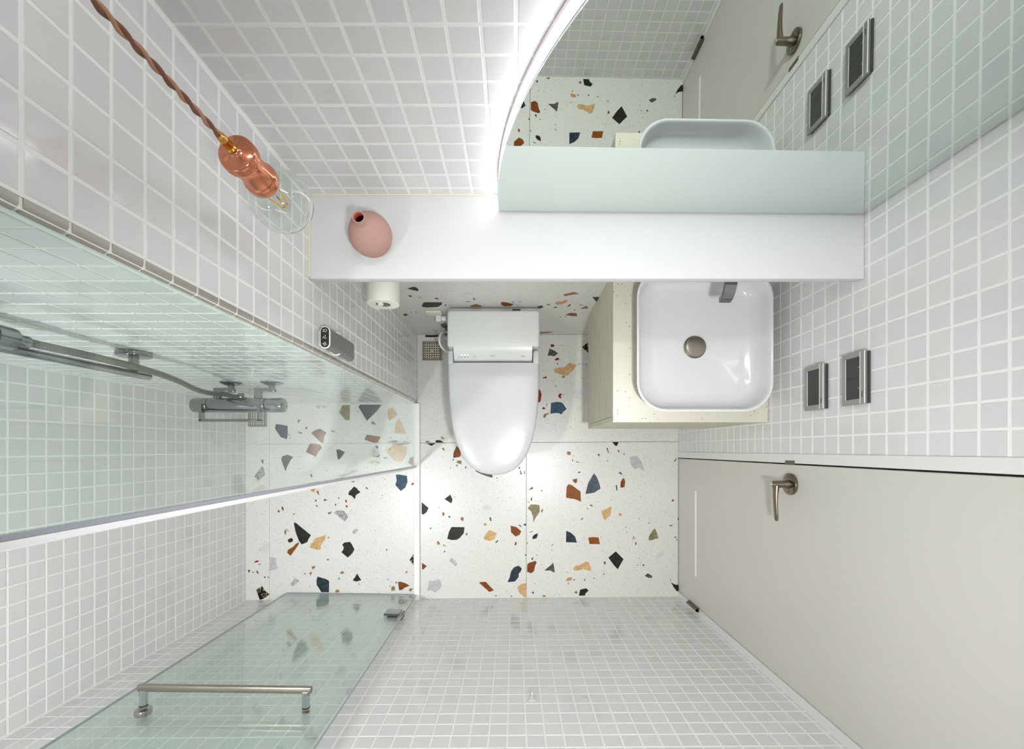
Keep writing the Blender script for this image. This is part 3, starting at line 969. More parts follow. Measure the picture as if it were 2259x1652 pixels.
# back wall: mosaic above the shelf, terrazzo apron below it
wb = struct(MB().box(XL - 0.08, XR + 0.08, YW, YW + T, -0.02, CEIL).build('wall_back', M['grout'], smooth=0), 'back wall, white mosaic above a terrazzo panel')
MCX, MCZ, MR = 0.873, 1.261, 0.908
def behind_mirror(ca, cb, za, zb):
    return all((c - MCX) ** 2 + (z - MCZ) ** 2 < (MR - 0.06) ** 2 and z < MCZ + MR for c in (ca, cb) for z in (za, zb))
tile_wall(wb, (0, YW, 0), (1, 0, 0), [(XL + 0.002, XR - 0.002, 1.2205, CEIL - 0.002)], 0.0508, 0.0046, 0.0508, 1.2443, behind_mirror)
apron = MB().box(XL, XR, YB, YW, 0.0, 1.195).build('terrazzo_panel', M['terrazzo'], wb, smooth=0)
add_chips(WALL_CHIPS, lambda c: apron, lambda x, z, h: (x, YB - h, z), 0.00035)

wl = struct(MB().box(XL - T, XL, YS + 0.016, YW + T, -0.02, CEIL).build('wall_left', M['grout'], smooth=0), 'left wall of the toilet niche, white mosaic')
tile_wall(wl, (XL, 0, 0), (0, 1, 0), [(0.2545, YW - 0.002, 0.002, CEIL - 0.002)], 0.0503, 0.0534, 0.0503, 0.0402 - 0.0503)

wsb = struct(MB().box(XS - T, XL - T, YS, YS + T, -0.02, CEIL).build('wall_shower_back', M['grout'], smooth=0), 'shower back wall behind glass, white mosaic')
extra = MB().box(XL - T, XL - 0.013, YS, YS + 0.02, -0.02, CEIL).build('wall_return', M['grout'], wsb, smooth=0)
tile_wall(wsb, (0, YS - 0.0006, 0), (1, 0, 0), [(XS + 0.002, XL - 0.013, 0.002, CEIL - 0.002)], 0.05, 0.042, 0.05, 0.021)

wss = struct(MB().box(XS - T, XS, -0.86, YS, -0.02, CEIL).build('wall_shower_side', M['grout'], smooth=0), 'shower side wall, white mosaic')
tile_wall(wss, (XS, 0, 0), (0, 1, 0), [(fy(XS) + 0.002, YS - 0.002, 0.002, CEIL - 0.002)], 0.0505, 0.0296, 0.0505, 0.0245)

ud = Vector((-1.0, -0.00753, 0)).normalized()
fO = Vector((0, fy(0), 0))
pf = [(XR + 0.06, fy(XR + 0.06)), (XS - T, fy(XS - T)), (XS - T, fy(XS - T) - T), (XR + 0.06, fy(XR + 0.06) - T)]
wf = struct(MB().prism(pf, -0.02, CEIL).build('wall_front', M['grout'], smooth=0), 'front wall, white mosaic from floor up')
tile_wall(wf, fO, ud, [(-XR + 0.002, -XS - 0.002, 0.004, CEIL - 0.002)], 0.0499, 0.0155, 0.0499, 0.0067)

DY0, DY1, DTOP = -0.7255, -0.0425, 2.03              # door leaf
w_ = MB()
w_.box(XR, XR + T, DY1, YW + T, -0.02, CEIL)
w_.box(XR, XR + T, fy(XR) - 0.02, DY0 - 0.001, -0.02, CEIL)
w_.box(XR, XR + T, DY0 - 0.001, DY1, DTOP, CEIL)
w_.box(XR + T - 0.01, XR + T, DY0 - 0.001, DY1, -0.02, DTOP)
wr = struct(w_.build('wall_right', M['grout'], smooth=0), 'right wall with white mosaic and the door')
tile_wall(wr, (XR, 0, 0), (0, -1, 0), [(-YW + 0.002, 0.013, 0.002, CEIL - 0.002), (0.013, -fy(XR) - 0.002, DTOP + 0.04, CEIL - 0.002)], 0.0504, -0.035, 0.0504, 0.0225)

struct(MB().box(-1.47, 0.95, -0.90, 0.72, CEIL, CEIL + 0.06).build('ceiling', M['plaster'], smooth=0), 'white painted ceiling')

# rounded glazed corner pieces up the end of the niche wall
tc = struct(link('trim_1', None, None, (XL, YS, 0)), 'grey corner trim between niche and shower, in tile-long pieces')
rr = 0.009
corner_me = None
zc = 0.0
for za, zb in spans(0.003, CEIL - 0.003, 0.0503, 0.0402 - 0.0503):
    prof = [(XL - 0.0100, YS + 0.0012)]
    for k in range(0, 7):
        a = math.radians(-90 + 15 * k)
        prof.append((XL - rr + 0.0006 + rr * math.cos(a), YS + 0.0010 + rr + rr * math.sin(a)))
    prof += [(XL + 0.0006, YS + 0.0155), (XL - 0.004, YS + 0.0155), (XL - 0.0100, YS + 0.006)]
    if corner_me is None or abs((zb - za) - TS) > 1e-4:
        o = MB().loft([[(x, y, za) for x, y in prof], [(x, y, zb) for x, y in prof]]).build('corner_piece', M['corner'], tc, smooth=30)
        if abs((zb - za) - TS) < 1e-4:
            corner_me, zc = o, za
    else:
        o = corner_me.copy()
        COL.objects.link(o)
        o.location.z += za - zc
cgm = MB()
cgm.box(XL - 0.0135, XL - 0.0012, YS + 0.0035, YS + 0.0165, 0, CEIL)
cgm.box(XL - 0.0135, XL - 0.0075, YS - 0.0008, YS + 0.0035, 0, CEIL)
cgm.build('corner_grout', M['grout'], tc, smooth=0)

# ------------------------------------------------------------------ door, frame and curb
door = struct(MB().box(XR - 0.0015, XR + 0.036, DY0 + 0.001, DY1 - 0.0045, 0.006, DTOP - 0.002, 0.001, 1).build('door_1', M['door'], smooth=0), 'flush cream door in the right wall')
MB().box(XR - 0.0022, XR + 0.004, -0.5906, -0.1934, 0.2100, 0.2265).build('vent_slot', M['slot_white'], door, smooth=0)['label'] = 'thin white vent slot low on the door'
h = link('lever_handle', None, door, (XR - 0.0015, -0.106, 0.936))
h['label'] = 'brushed steel lever handle on a round rose'
hx, hy, hz = XR - 0.0015, -0.106, 0.936
MB().cyl((hx, hy, hz), (hx - 0.009, hy, hz), 0.0325, seg=48, bev=0.0012).build('rose', M['handle_steel'], h)
lv = MB()
lv.lathe([(0.008, 0.0135), (0.022, 0.0125), (0.024, 0.0112), (0.047, 0.0108), (0.055, 0.0105), (0.058, 0.008)], (hx, hy, hz), (-1, 0, 0), 28)
rings = []
for t, xo, wx, wz in ((0.0, -0.0475, 0.0085, 0.0105), (-0.014, -0.0480, 0.0080, 0.0105), (-0.030, -0.0492, 0.0066, 0.0100), (-0.060, -0.0490, 0.0055, 0.0092), (-0.090, -0.0474, 0.0050, 0.0085), (-0.108, -0.0462, 0.0042, 0.0075), (-0.111, -0.0460, 0.0030, 0.0060)):
    rings.append([(hx + xo + wx * math.cos(a), hy + t, hz + wz * math.sin(a)) for a in [2 * math.pi * k / 20 for k in range(20)]])
lv.loft(rings)
lv.build('lever', M['handle_steel'], h)
MB().cyl((hx - 0.057, hy, hz), (hx - 0.0635, hy, hz), 0.006, seg=20, bev=0.001).build('thumb_button', M['chrome'], h)
for sgn in (1, -1):
    MB().box(hx - 0.0096, hx - 0.008, hy + sgn * 0.0215 - 0.002, hy + sgn * 0.0215 + 0.002, hz - 0.0035, hz + 0.001).build('screw_slot', M['black'], h, smooth=0)
hg = MB()
hg.cyl((0.835, -0.7315, 0.155), (0.835, -0.7315, 0.262), 0.0065, seg=16)
hg.box(0.836, 0.8462, -0.7415, -0.7215, 0.155, 0.262)
for z in (0.155, 0.19, 0.226, 0.26):
    hg.cyl((0.835, -0.7315, z), (0.835, -0.7315, z + 0.002), 0.0074, seg=16)
hg.build('hinge', M['steel_dark'], door)
hg = MB()
hg.cyl((0.835, -0.7315, 1.7), (0.835, -0.7315, 1.807), 0.0065, seg=16)
hg.box(0.836, 0.8462, -0.7415, -0.7215, 1.7, 1.807)
hg.build('hinge', M['steel_dark'], door)
MB().box(XR - 0.005, XR + 0.02, DY1 - 0.0042, DY1 + 0.0085, 0.908, 0.955, 0.001, 1).build('strike_plate', M['steel_dark'], door, smooth=0)

t2 = struct(MB().box(XR - 0.004, XR + 0.03, DY1, -0.0135, 0.0, DTOP + 0.03, 0.001, 1).build('trim_2', M['frame_white'], smooth=0), 'white door frame on the latch side')
t3 = struct(MB().prism([(XR - 0.004, fy(XR) + 0.0005), (XR + 0.03, fy(XR) + 0.0005), (XR + 0.03, DY0 - 0.0008), (XR - 0.004, DY0 - 0.0008)], 0.0, DTOP + 0.03).build('trim_3', M['frame_white'], smooth=0), 'white door frame on the hinge side')
t4 = struct(MB().box(XR - 0.004, XR + 0.03, DY0, DY1, DTOP, DTOP + 0.03, 0.001, 1).build('trim_4', M['frame_white'], smooth=0), 'white door head')

cb = MB()
cb.box(-0.5065, -0.4765, fy(-0.49) - 0.004, YS - 0.0015, 0.0, 0.018, 0.005, 3)
curb = cb.build('shower_threshold', M['curb'])
tag(curb, 'narrow white stone curb along the floor between toilet area and shower', 'threshold')

# ------------------------------------------------------------------ shelf across the niche
SZ, SY = 1.218, 0.4115
sh = MB().box(XL + 0.0025, XR - 0.0015, SY, YW - 0.0015, SZ - 0.023, SZ, 0.0012, 2).build('shelf', M['shelf'], smooth=30)
tag(sh, 'long white shelf running wall to wall below the mirror', 'shelf')
sl = MB()
sl.box(XL + 0.0004, XL + 0.0045, SY + 0.004, YW - 0.003, SZ - 0.002, SZ + 0.0028)
sl.box(XL + 0.0004, -0.02, YW - 0.0045, YW - 0.0004, SZ - 0.002, SZ + 0.0028)
sl.build('sealant_bead', M['sealant'], sh, smooth=0)['label'] = 'yellowed bead of sealant along the shelf'

# ------------------------------------------------------------------ round backlit mirror
YAW = Matrix.Rotation(-math.radians(0.45), 3, 'Z') @ Matrix.Rotation(math.radians(0.12), 3, 'X')
MPIV = Vector((0.40, 0.5683, SZ))
def arc(r, x1, z0, n=96):
    zt = MCZ + r
    pts = []
    a0 = math.asin(max(-1, (z0 - MCZ) / r))
    xlim = x1
    a1 = math.pi / 2 if xlim >= MCX else math.acos((MCX - xlim) / r)
    for k in range(n + 1):
        a = a0 + (a1 - a0) * k / n
        pts.append((MCX - r * math.cos(a), MCZ + r * math.sin(a)))
    pts.append((xlim, z0))
    return pts
def mirror_part(r, x1, z0, ya, yb, name, m, parent):
    pts = arc(r, x1, z0)
    mb = MB()
    rings = []
    for y in (ya, yb):
        rings.append([YAW @ (Vector((x, y, z)) - Vector((MPIV.x, 0, MPIV.z))) + MPIV for x, z in pts])
    mb.loft(rings)
    return mb.build(name, m, parent, smooth=20)
mr = thing('wall_mirror', (0.40, 0.568, SZ + 0.002), 'large round-edged mirror with glowing rim above the white shelf', 'mirror')
mirror_part(MR, 0.8430, SZ + 0.0052, 0.0, 0.004, 'mirror_glass', M['mirror'], mr)
mirror_part(MR - 0.0005, 0.8464, SZ + 0.0006, 0.0042, 0.0068, 'mirror_backing', M['mirror_gap_shade'], mr)  # reaches past the glass so its dark colour reads as gap shade
mirror_part(MR - 0.002, 0.8415, SZ + 0.006, 0.007, 0.034, 'light_rim', M['glow'], mr)['label'] = 'glowing white light rim behind the mirror edge'
mirror_part(MR - 0.001, 0.8415, SZ + 0.006, 0.0342, 0.0420, 'rim_housing', M['rim_house'], mr)

# ------------------------------------------------------------------ vanity: cabinet, worktop, basin, spout
VX, VY, VZ0, VZ1 = 0.332, 0.0895, 0.315, 0.811
cab = thing('vanity_cabinet', (0.59, 0.34, VZ0), 'wall-hung cream wood-grain vanity cabinet under the basin', 'cabinet')
MB().box(VX, XR - 0.002, VY + 0.021, YB - 0.001, VZ0, VZ1 - 0.0165, 0.0008, 1).build('carcass', M['laminate'], cab, smooth=0)
MB().box(VX, XR - 0.003, VY + 0.0015, VY + 0.0195, VZ0, VZ1 - 0.0185, 0.0008, 1).build('front_panel', M['laminate'], cab, smooth=0)
top = MB().box(VX - 0.0005, XR - 0.002, VY, YB - 0.001, VZ1 - 0.0162, VZ1, 0.0014, 2).build('worktop', M['quartz'], smooth=30)
tag(top, 'speckled cream quartz worktop carrying the square basin', 'worktop')

BX, BY, BHX, BHY, BZ = 0.593, 0.3385, 0.2112, 0.2225, 0.9155
bs = thing('washbasin', (BX, BY, VZ1), 'white rounded-square ceramic vessel basin standing on the worktop', 'basin')
rings = []
spec = [(-0.036, 0.05, 0.0, 0), (-0.030, 0.06, 0.003, 0), (-0.018, 0.08, 0.045, 0), (-0.006, 0.088, 0.085, 0), (-0.0006, 0.092, 0.1005, 0), (0.0, 0.092, 0.1030, 0),
        (-0.0008, 0.0915, 0.1042, 0), (-0.0026, 0.0905, 0.1045, 0), (-0.0052, 0.0885, 0.1045, 0), (-0.0068, 0.0875, 0.1040, 0), (-0.0082, 0.0865, 0.1025, 0),
        (-0.0105, 0.0845, 0.095, 0), (-0.0130, 0.083, 0.080, 0), (-0.0175, 0.080, 0.056, 0), (-0.026, 0.075, 0.040, 0), (-0.042, 0.070, 0.0305, 0), (-0.070, 0.065, 0.026, 0), (-0.110, 0.055, 0.0225, 0), (-0.150, 0.035, 0.020, 0), (-0.180, 0.02, 0.018, 0)]
for ins, rad, dz, _ in spec:
    rings.append([(x, y, VZ1 + 0.0002 + dz) for x, y in rrect(BX, BY, BHX + ins, BHY + ins, min(rad, BHX + ins - 0.001), 10)])
MB().loft(rings).build('bowl', M['white_gloss'], bs, smooth=50)
dz = VZ1 + 0.0185
MB().lathe([(0.0, 0.036), (0.0015, 0.037), (0.003, 0.036), (0.0035, 0.0345)], (BX + 0.002, BY - 0.004, dz), seg=48).build('drain_ring', M['steel_dark'], bs)
MB().lathe([(0.0035, 0.0325), (0.0105, 0.0335), (0.0125, 0.032), (0.0138, 0.026), (0.0144, 0.015), (0.0146, 0.0)], (BX + 0.002, BY - 0.004, dz), seg=48).build('drain_cap', M['steel'], bs)['label'] = 'domed metal drain cap'

sp = thing('basin_spout', (0.603, YB, 1.05), 'chrome wall spout arching out from under the white shelf over the basin', 'tap')
path = spline([(0.603, YB - 0.003, 1.048), (0.603, 0.53, 1.054), (0.603, 0.485, 1.057), (0.603, 0.462, 1.054), (0.603, 0.444, 1.046), (0.603, 0.431, 1.034), (0.603, 0.4255, 1.022)], 6)
rings = []
for i, p in enumerate(path):
    t = (path[min(i + 1, len(path) - 1)] - path[max(i - 1, 0)]).normalized()
    nn = Vector((1, 0, 0)).cross(t).normalized()
    k = i / (len(path) - 1)
    wx, th = 0.0185 - 0.0015 * k, 0.0075 + 0.001 * k
    rings.append([p + Vector((1, 0, 0)) * a * wx + nn * b * th for a, b in ((-1, -0.7), (-0.9, -1), (0.9, -1), (1, -0.7), (1, 0.7), (0.9, 1), (-0.9, 1), (-1, 0.7))])
MB().loft(rings).build('spout', M['chrome_dim'], sp, smooth=40)
MB().box(0.587, 0.619, 0.4178, 0.4292, 1.0185, 1.0225, 0.0015, 2).build('outlet', M['steel_dark'], sp)
MB().cyl((0.603, YB - 0.0005, 1.048), (0.603, YB - 0.006, 1.048), 0.03, seg=36, bev=0.001).build('wall_rose', M['chrome'], sp)

# ------------------------------------------------------------------ toilet with electronic seat
LID = [(-0.272, 0.3595), (-0.2712, 0.30), (-0.2695, 0.2474), (-0.2655, 0.19), (-0.2600, 0.1341), (-0.2535, 0.09), (-0.2440, 0.0491), (-0.2310, 0.010), (-0.2160, -0.0227), (-0.1985, -0.051),
       (-0.1776, -0.0738), (-0.1560, -0.0895), (-0.1322, -0.0995), (-0.1060, -0.1050), (-0.0793, -0.1066), (-0.0530, -0.1050), (-0.0264, -0.0995), (-0.003, -0.0895), (0.0189, -0.0738), (0.0395, -0.051),
       (0.0567, -0.0227), (0.0710, 0.010), (0.0835, 0.0491), (0.0925, 0.09), (0.0990, 0.1341), (0.1045, 0.19), (0.1075, 0.2474), (0.1088, 0.30), (0.1096, 0.3595)]
TCX, TCY = -0.081, 0.21
tl = thing('toilet', (TCX, 0.25, 0), 'white toilet with closed lid and built-in electronic seat against the terrazzo panel', 'toilet')
def plan(k, rear, front=0.0):
    pts = []
    for x, y in LID:
        pts.append((TCX + (x - TCX) * k, max(y, rear - 10) if False else TCY + (y - TCY) * (k if y < TCY else 1.0) + (front if y < TCY else 0)))
    x0, x1 = pts[0][0], pts[-1][0]
    return pts + [(x1, rear), (x0, rear)]
rings = []
for z, k, fr in ((0.0, 0.60, 0.035), (0.012, 0.605, 0.033), (0.10, 0.63, 0.03), (0.20, 0.72, 0.02), (0.29, 0.84, 0.008), (0.345, 0.92, 0.0), (0.375, 0.945, 0.0), (0.385, 0.94, 0.0)):
    rings.append([(x, y, z) for x, y in plan(k, 0.57, fr)])
MB().loft(rings).build('bowl', M['white_gloss'], tl, smooth=50)
rings = [[(TCX + (x - TCX) * k, TCY + (y - TCY) * k, z) for x, y in LID] for z, k in ((0.3855, 0.965), (0.388, 0.975), (0.402, 0.978), (0.405, 0.968))]
MB().loft(rings).build('seat', M['white_plastic'], tl, smooth=50)
rings = []
for z, k in ((0.4065, 0.985), (0.409, 0.997), (0.416, 1.0), (0.4225, 0.997), (0.4268, 0.988), (0.4300, 0.972), (0.4330, 0.94), (0.4362, 0.86), (0.4385, 0.7), (0.4398, 0.5), (0.4405, 0.25)):
    rings.append([(TCX + (x - TCX) * k, (0.3595 if y > 0.3594 else TCY + (y - TCY) * k), z) for x, y in LID])
lid = MB()
lid.loft(rings)
lid.build('lid', M['lid_white'], tl, smooth=60)
for x0, x1 in ((-0.2695, -0.2475), (0.0822, 0.1080)):
    MB().box(x0, x1, 0.352, 0.408, 0.412, 0.4475, 0.006, 3).build('hinge_arm', M['lid_white'], tl)
# rear unit: side profile drawn along Y, swept across X
def sweep(x0, x1, prof, name, m, r=0.0, sm=40):
    rings = []
    for x, k in ((x0, 0.0), (x0 + r * 0.3, 0.7), (x0 + r, 1.0), (x1 - r, 1.0), (x1 - r * 0.3, 0.7), (x1, 0.0)) if r else ((x0, 1.0), (x1, 1.0)):
        cy = sum(p[0] for p in prof) / len(prof); cz = min(p[1] for p in prof)
        rings.append([(x, cy + (y - cy) * (1 - (1 - k) * r * 5.0), cz + (z - cz) * (1 - (1 - k) * r * 6.0)) for y, z in prof])
    return MB().loft(rings).build(name, m, tl, smooth=sm)
sweep(-0.2680, 0.1070, [(0.418, 0.386), (0.418, 0.470), (0.421, 0.4745), (0.427, 0.4765), (0.556, 0.4765), (0.5605, 0.4750), (0.578, 0.458), (0.581, 0.452), (0.581, 0.386)], 'rear_unit', M['unit_white'], 0.012)
sweep(-0.2428, 0.0775, [(0.3665, 0.4085), (0.3665, 0.4475), (0.3685, 0.4525), (0.373, 0.4560), (0.396, 0.4690), (0.410, 0.4745), (0.424, 0.4767), (0.424, 0.4085)], 'front_shroud', M['unit_white'], 0.0, 50)
MB().box(-0.2410, 0.0757, 0.372, 0.397, 0.4525, 0.4535, rot=Matrix.Rotation(math.radians(27), 3, 'X'), piv=Vector((0, 0.3835, 0.453))).build('control_strip', M['white_plastic'], tl, smooth=0)
nz = Vector((0, -math.sin(math.radians(-27)) * -1, math.cos(math.radians(27))))
slope = Matrix.Rotation(math.radians(29), 3, 'X')
def on_slope(x, y):
    return Vector((x, y, 0.4560 + (y - 0.373) * (0.013 / 0.023) + 0.0010))
text_mesh('brand_mark', 'TOTO', 0.0068, M['ink'], tl, on_slope(-0.0835, 0.382), slope)
text_mesh('model_mark', 'NEOREST', 0.0042, M['ink'], tl, on_slope(0.0405, 0.381), slope)
for x, m, y in ((-0.2105, 'led_green', 0.3855), (-0.1980, 'led_red', 0.3855), (-0.1855, 'led_blue', 0.3855)):
    p = on_slope(x, y)
    MB().cyl(p, p + Vector((0, -0.0003, 0.0008)), 0.0021, seg=12).build('indicator_light', M[m], tl, smooth=0)
mk = MB()
for x in (-0.2225, -0.2105, -0.1980, -0.1855):
    p = on_slope(x, 0.3778)
    mk.cyl(p, p + Vector((0, -0.0002, 0.0003)), 0.0021, seg=10)
mk.build('indicator_symbols', M['ink'], tl, smooth=0)
p = on_slope(-0.158, 0.381)
MB().cyl(p, p + Vector((0, -0.0004, 0.0009)), 0.0058, seg=24).build('sensor_lens', M['pewter'], tl, smooth=0)
MB().box(-0.0030, 0.0300, 0.5628, 0.5755, 0.4662, 0.4674, rot=Matrix.Rotation(-math.radians(44), 3, 'X'), piv=Vector((0, 0.5692, 0.4664))).build('sensor_window', M['black'], tl, smooth=0)
MB().box(-0.2650, 0.1045, 0.5602, 0.5780, 0.4659, 0.4667, rot=Matrix.Rotation(-math.radians(44), 3, 'X'), piv=Vector((0, 0.5692, 0.4664))).build('rear_chamfer_shade', M['grey_chamfer'], tl, smooth=0)  # thin plate carrying the painted shade of the sloping rear edge

# ------------------------------------------------------------------ things around the toilet
def floor_drain(x0, x1, y0, y1, label):
    d = thing('floor_drain', ((x0 + x1) / 2, (y0 + y1) / 2, 0), label, 'drain')
    mb = MB()
    w = 0.0055
    for a in ((x0, x1, y0, y0 + w), (x0, x1, y1 - w, y1), (x0, x0 + w, y0 + w, y1 - w), (x1 - w, x1, y0 + w, y1 - w)):
        mb.box(*a, -0.004, 0.0022, 0.0006, 1)
    mb.build('frame', M['drain_metal'], d, smooth=0)
    MB().box(x0 + w, x1 - w, y0 + w, y1 - w, -0.004, 0.0005).build('drain_pit', M['void'], d, smooth=0)  # shallow dark plate, painted shade seen through the grate
    gx0, gx1, gy0, gy1 = x0 + w + 0.0035, x1 - w - 0.0035, y0 + w + 0.0035, y1 - w - 0.0035
    mb = MB()
    n = 7
    hole = 0.0066
    px = (gx1 - gx0) / n
    py = (gy1 - gy0) / n
    for i in range(n + 1):
        a = gx0 if i == 0 else gx0 + i * px - (px - hole) / 2
        b = gx1 if i == n else gx0 + i * px + (px - hole) / 2
        mb.box(a, b, gy0, gy1, 0.0005, 0.0019)
        a = gy0 if i == 0 else gy0 + i * py - (py - hole) / 2
        b = gy1 if i == n else gy0 + i * py + (py - hole) / 2
        mb.box(gx0, gx1, a, b, 0.0005, 0.00192)
    cx, cy = (gx0 + gx1) / 2, (gy0 + gy1) / 2
    mb.box(cx - hole, cx + hole, cy - hole, cy + hole, 0.0005, 0.00195)
    mb.build('grate', M['drain_metal'], d, smooth=0)
    return d
floor_drain(-0.467, -0.3635, 0.4520, 0.5555, 'square perforated metal floor drain on the floor left of the toilet')
floor_drain(-1.3610, -1.2590, 0.1130, 0.2005, 'square perforated metal floor drain in the shower below the chrome mixer')

tr = thing('toilet_roll_holder', (-0.379, YB, 0.995), 'pale bar holder sticking out of the terrazzo panel inside the tissue roll', 'holder')
MB().cyl((-0.384, YB - 0.004, 1.0), (-0.384, 0.4165, 1.0), 0.0085, seg=20, bev=0.002).build('bar', M['cream_plastic'], tr)
MB().cyl((-0.384, YB - 0.0005, 1.0), (-0.384, YB - 0.007, 1.0), 0.022, seg=28, bev=0.002).build('wall_plate', M['cream_plastic'], tr)
tp = thing('toilet_roll', (-0.379, 0.475, 0.944), 'white tissue roll on the wall below the shelf, left of the toilet', 'toilet paper')
RC = (-0.379, 0.422, 0.990)
rl = MB()
prof = [(0.0, 0.0215), (0.0, 0.044), (0.0015, 0.0458), (0.004, 0.0463), (0.108, 0.0463), (0.1105, 0.0455), (0.112, 0.044), (0.112, 0.0215)]
base = Vector(RC)
ringv = []
for hgt, r in prof + [prof[0]]:
    ringv.append([base + Vector((r * math.cos(2 * math.pi * k / 48), hgt, r * math.sin(2 * math.pi * k / 48))) for k in range(48)])
rl.loft(ringv, False, False)
bmesh.ops.remove_doubles(rl.bm, verts=rl.bm.verts[:], dist=1e-6)
rl.build('paper', M['paper'], tp)
cr = MB()
cr.loft([[base + Vector((r * math.cos(2 * math.pi * k / 32), hgt, r * math.sin(2 * math.pi * k / 32))) for k in range(32)] for hgt, r in ((0.001, 0.0212), (0.001, 0.0198), (0.111, 0.0198), (0.111, 0.0212), (0.001, 0.0212))], False, False)
cr.build('core', M['core'], tp)
tail = []
for x, z in ((-0.4252, 0.992), (-0.4245, 0.972), (-0.4215, 0.955), (-0.4160, 0.941), (-0.4095, 0.930)):
    tail.append([(x, 0.424, z), (x, 0.532, z), (x + 0.0006, 0.532, z), (x + 0.0006, 0.424, z)])
MB().loft(tail).build('loose_sheet', M['paper'], tp)

rm = thing('bidet_remote', (-0.468, 0.2785, 1.01), 'slim grey bidet remote with black three-button top on the tiled left wall', 'remote control')
RX, RY, RZ0, RZ1 = -0.4680, 0.2785, 1.010, 1.1845
def stadium(z, gx, gy, n=10):
    return [(x, y, z) for x, y in rrect(RX, RY, 0.0122 + gx, 0.0270 + gy, 0.0120 + min(gx, gy), n)]
MB().loft([stadium(RZ0, -0.003, -0.003), stadium(RZ0 + 0.003, 0, 0), stadium(RZ1 - 0.004, 0, 0), stadium(RZ1 - 0.002, -0.001, -0.001)]).build('body', M['grey_remote'], rm)
MB().loft([stadium(RZ1 - 0.0035, 0.0006, 0.0006), stadium(RZ1 - 0.0005, 0.0006, 0.0006), stadium(RZ1, 0.0, 0.0)]).build('top_rim', M['white_plastic'], rm)
fpl = rrect(RX, RY, 0.0104, 0.0252, 0.0102, 10)
MB().loft([[(x, y, RZ1 - 0.0005) for x, y in fpl], [(x, y, RZ1 + 0.0003) for x, y in fpl]]).build('button_face', M['black'], rm, smooth=0)
for k in (-1, 0, 1):
    pts = rrect(RX, RY + k * 0.0166, 0.0098, 0.0080, 0.001 if k == 0 else 0.0078, 6)
    MB().loft([[(x, y, RZ1 - 0.0005) for x, y in pts], [(x, y, RZ1 + 0.0007) for x, y in pts]]).build('button', M['black'], rm, smooth=0)
    gm = MB()
    gz = RZ1 + 0.0009
    if k == 1:
        for x0, y0, x1, y1 in ((-0.0052, 0.0022, 0.0, 0.0024), (-0.0005, 0.0030, -0.0028, -0.0022), (-0.0055, -0.0010, -0.0025, -0.0030), (-0.0030, -0.0032, 0.0030, -0.0030)):
            gm.tube([(RX + x0, RY + 0.0168 + y0, gz), (RX + x1, RY + 0.0168 + y1, gz)], 0.00042, 6)
        gm.tube([(RX + 0.0022 + 0.0026 * math.cos(a), RY + 0.0168 + 0.0034 * math.sin(a), gz) for a in [math.radians(120 - 20 * i) for i in range(14)]], 0.00042, 6)
    else:
        for q in range(3 if k == 0 else 4):
            a0 = math.radians(90 * q if k else 120 * q)
            gm.tube([(RX + (0.0012 + 0.0010 * i) * math.cos(a0 + 0.42 * i), RY + k * 0.0168 + (0.0012 + 0.0010 * i) * math.sin(a0 + 0.42 * i), gz) for i in range(5)], 0.00042, 6)
    gm.build('button_symbol', M['slot_white'], rm, smooth=0)
kb = MB()
for i in range(7):
    for y in (-0.0075, 0.0065):
        kb.box(RX + 0.0121, RX + 0.0126, RY + y, RY + y + 0.003, 1.032 + i * 0.017, 1.0332 + i * 0.017)
kb.box(RX + 0.0121, RX + 0.0128, RY - 0.010, RY - 0.0045, 1.148, 1.1505)
kb.build('printed_marks', M['ink'], rm, smooth=0)
rh = thing('remote_holder', (-0.487, 0.2785, 1.06), 'white clip holder on the left wall tiles gripping the grey remote', 'holder')
hb = MB()
hb.box(-0.4905, -0.4825, 0.260, 0.297, 1.060, 1.172, 0.002, 2)
hb.build('back_plate', M['cream_plastic'], rh)
hr = MB()
so, si = stadium(0, 0.0036, 0.0042, 10), stadium(0, 0.0008, 0.0014, 10)
half = [(q, r) for q, r in zip(so, si) if q[0] <= RX + 0.0118]
half.sort(key=lambda t: math.atan2(-(t[0][1] - RY), -(t[0][0] - RX)))
hr.loft([[(q[0], q[1], 1.112), (q[0], q[1], 1.1165), (r[0], r[1], 1.1165), (r[0], r[1], 1.112)] for q, r in half])
hr.build('clip_ring', M['white_plastic'], rh)

po = thing('power_outlet', (-0.338, YB, 0.345), 'cream power outlet low on the terrazzo panel left of the toilet', 'outlet')
MB().box(-0.3716, -0.3045, YB - 0.009, YB - 0.0008, 0.330, 0.404, 0.002, 2).build('plate', M['cream_plastic'], po)
pl = thing('power_plug', (-0.318, 0.565, 0.345), 'white power plug in the low outlet beside the toilet', 'plug')
MB().box(-0.334, -0.310, 0.553, YB - 0.0095, 0.342, 0.368, 0.003, 2).build('body', M['white_plastic'], pl)
MB().box(-0.3095, -0.286, 0.556, 0.574, 0.345, 0.364, 0.003, 2).build('strain_relief', M['white_plastic'], pl)
MB().tube(spline([(-0.288, 0.565, 0.354), (-0.274, 0.566, 0.345), (-0.262, 0.568, 0.32), (-0.25, 0.566, 0.28), (-0.235, 0.562, 0.24)], 6), 0.003, 8).build('flex', M['white_plastic'], pl)

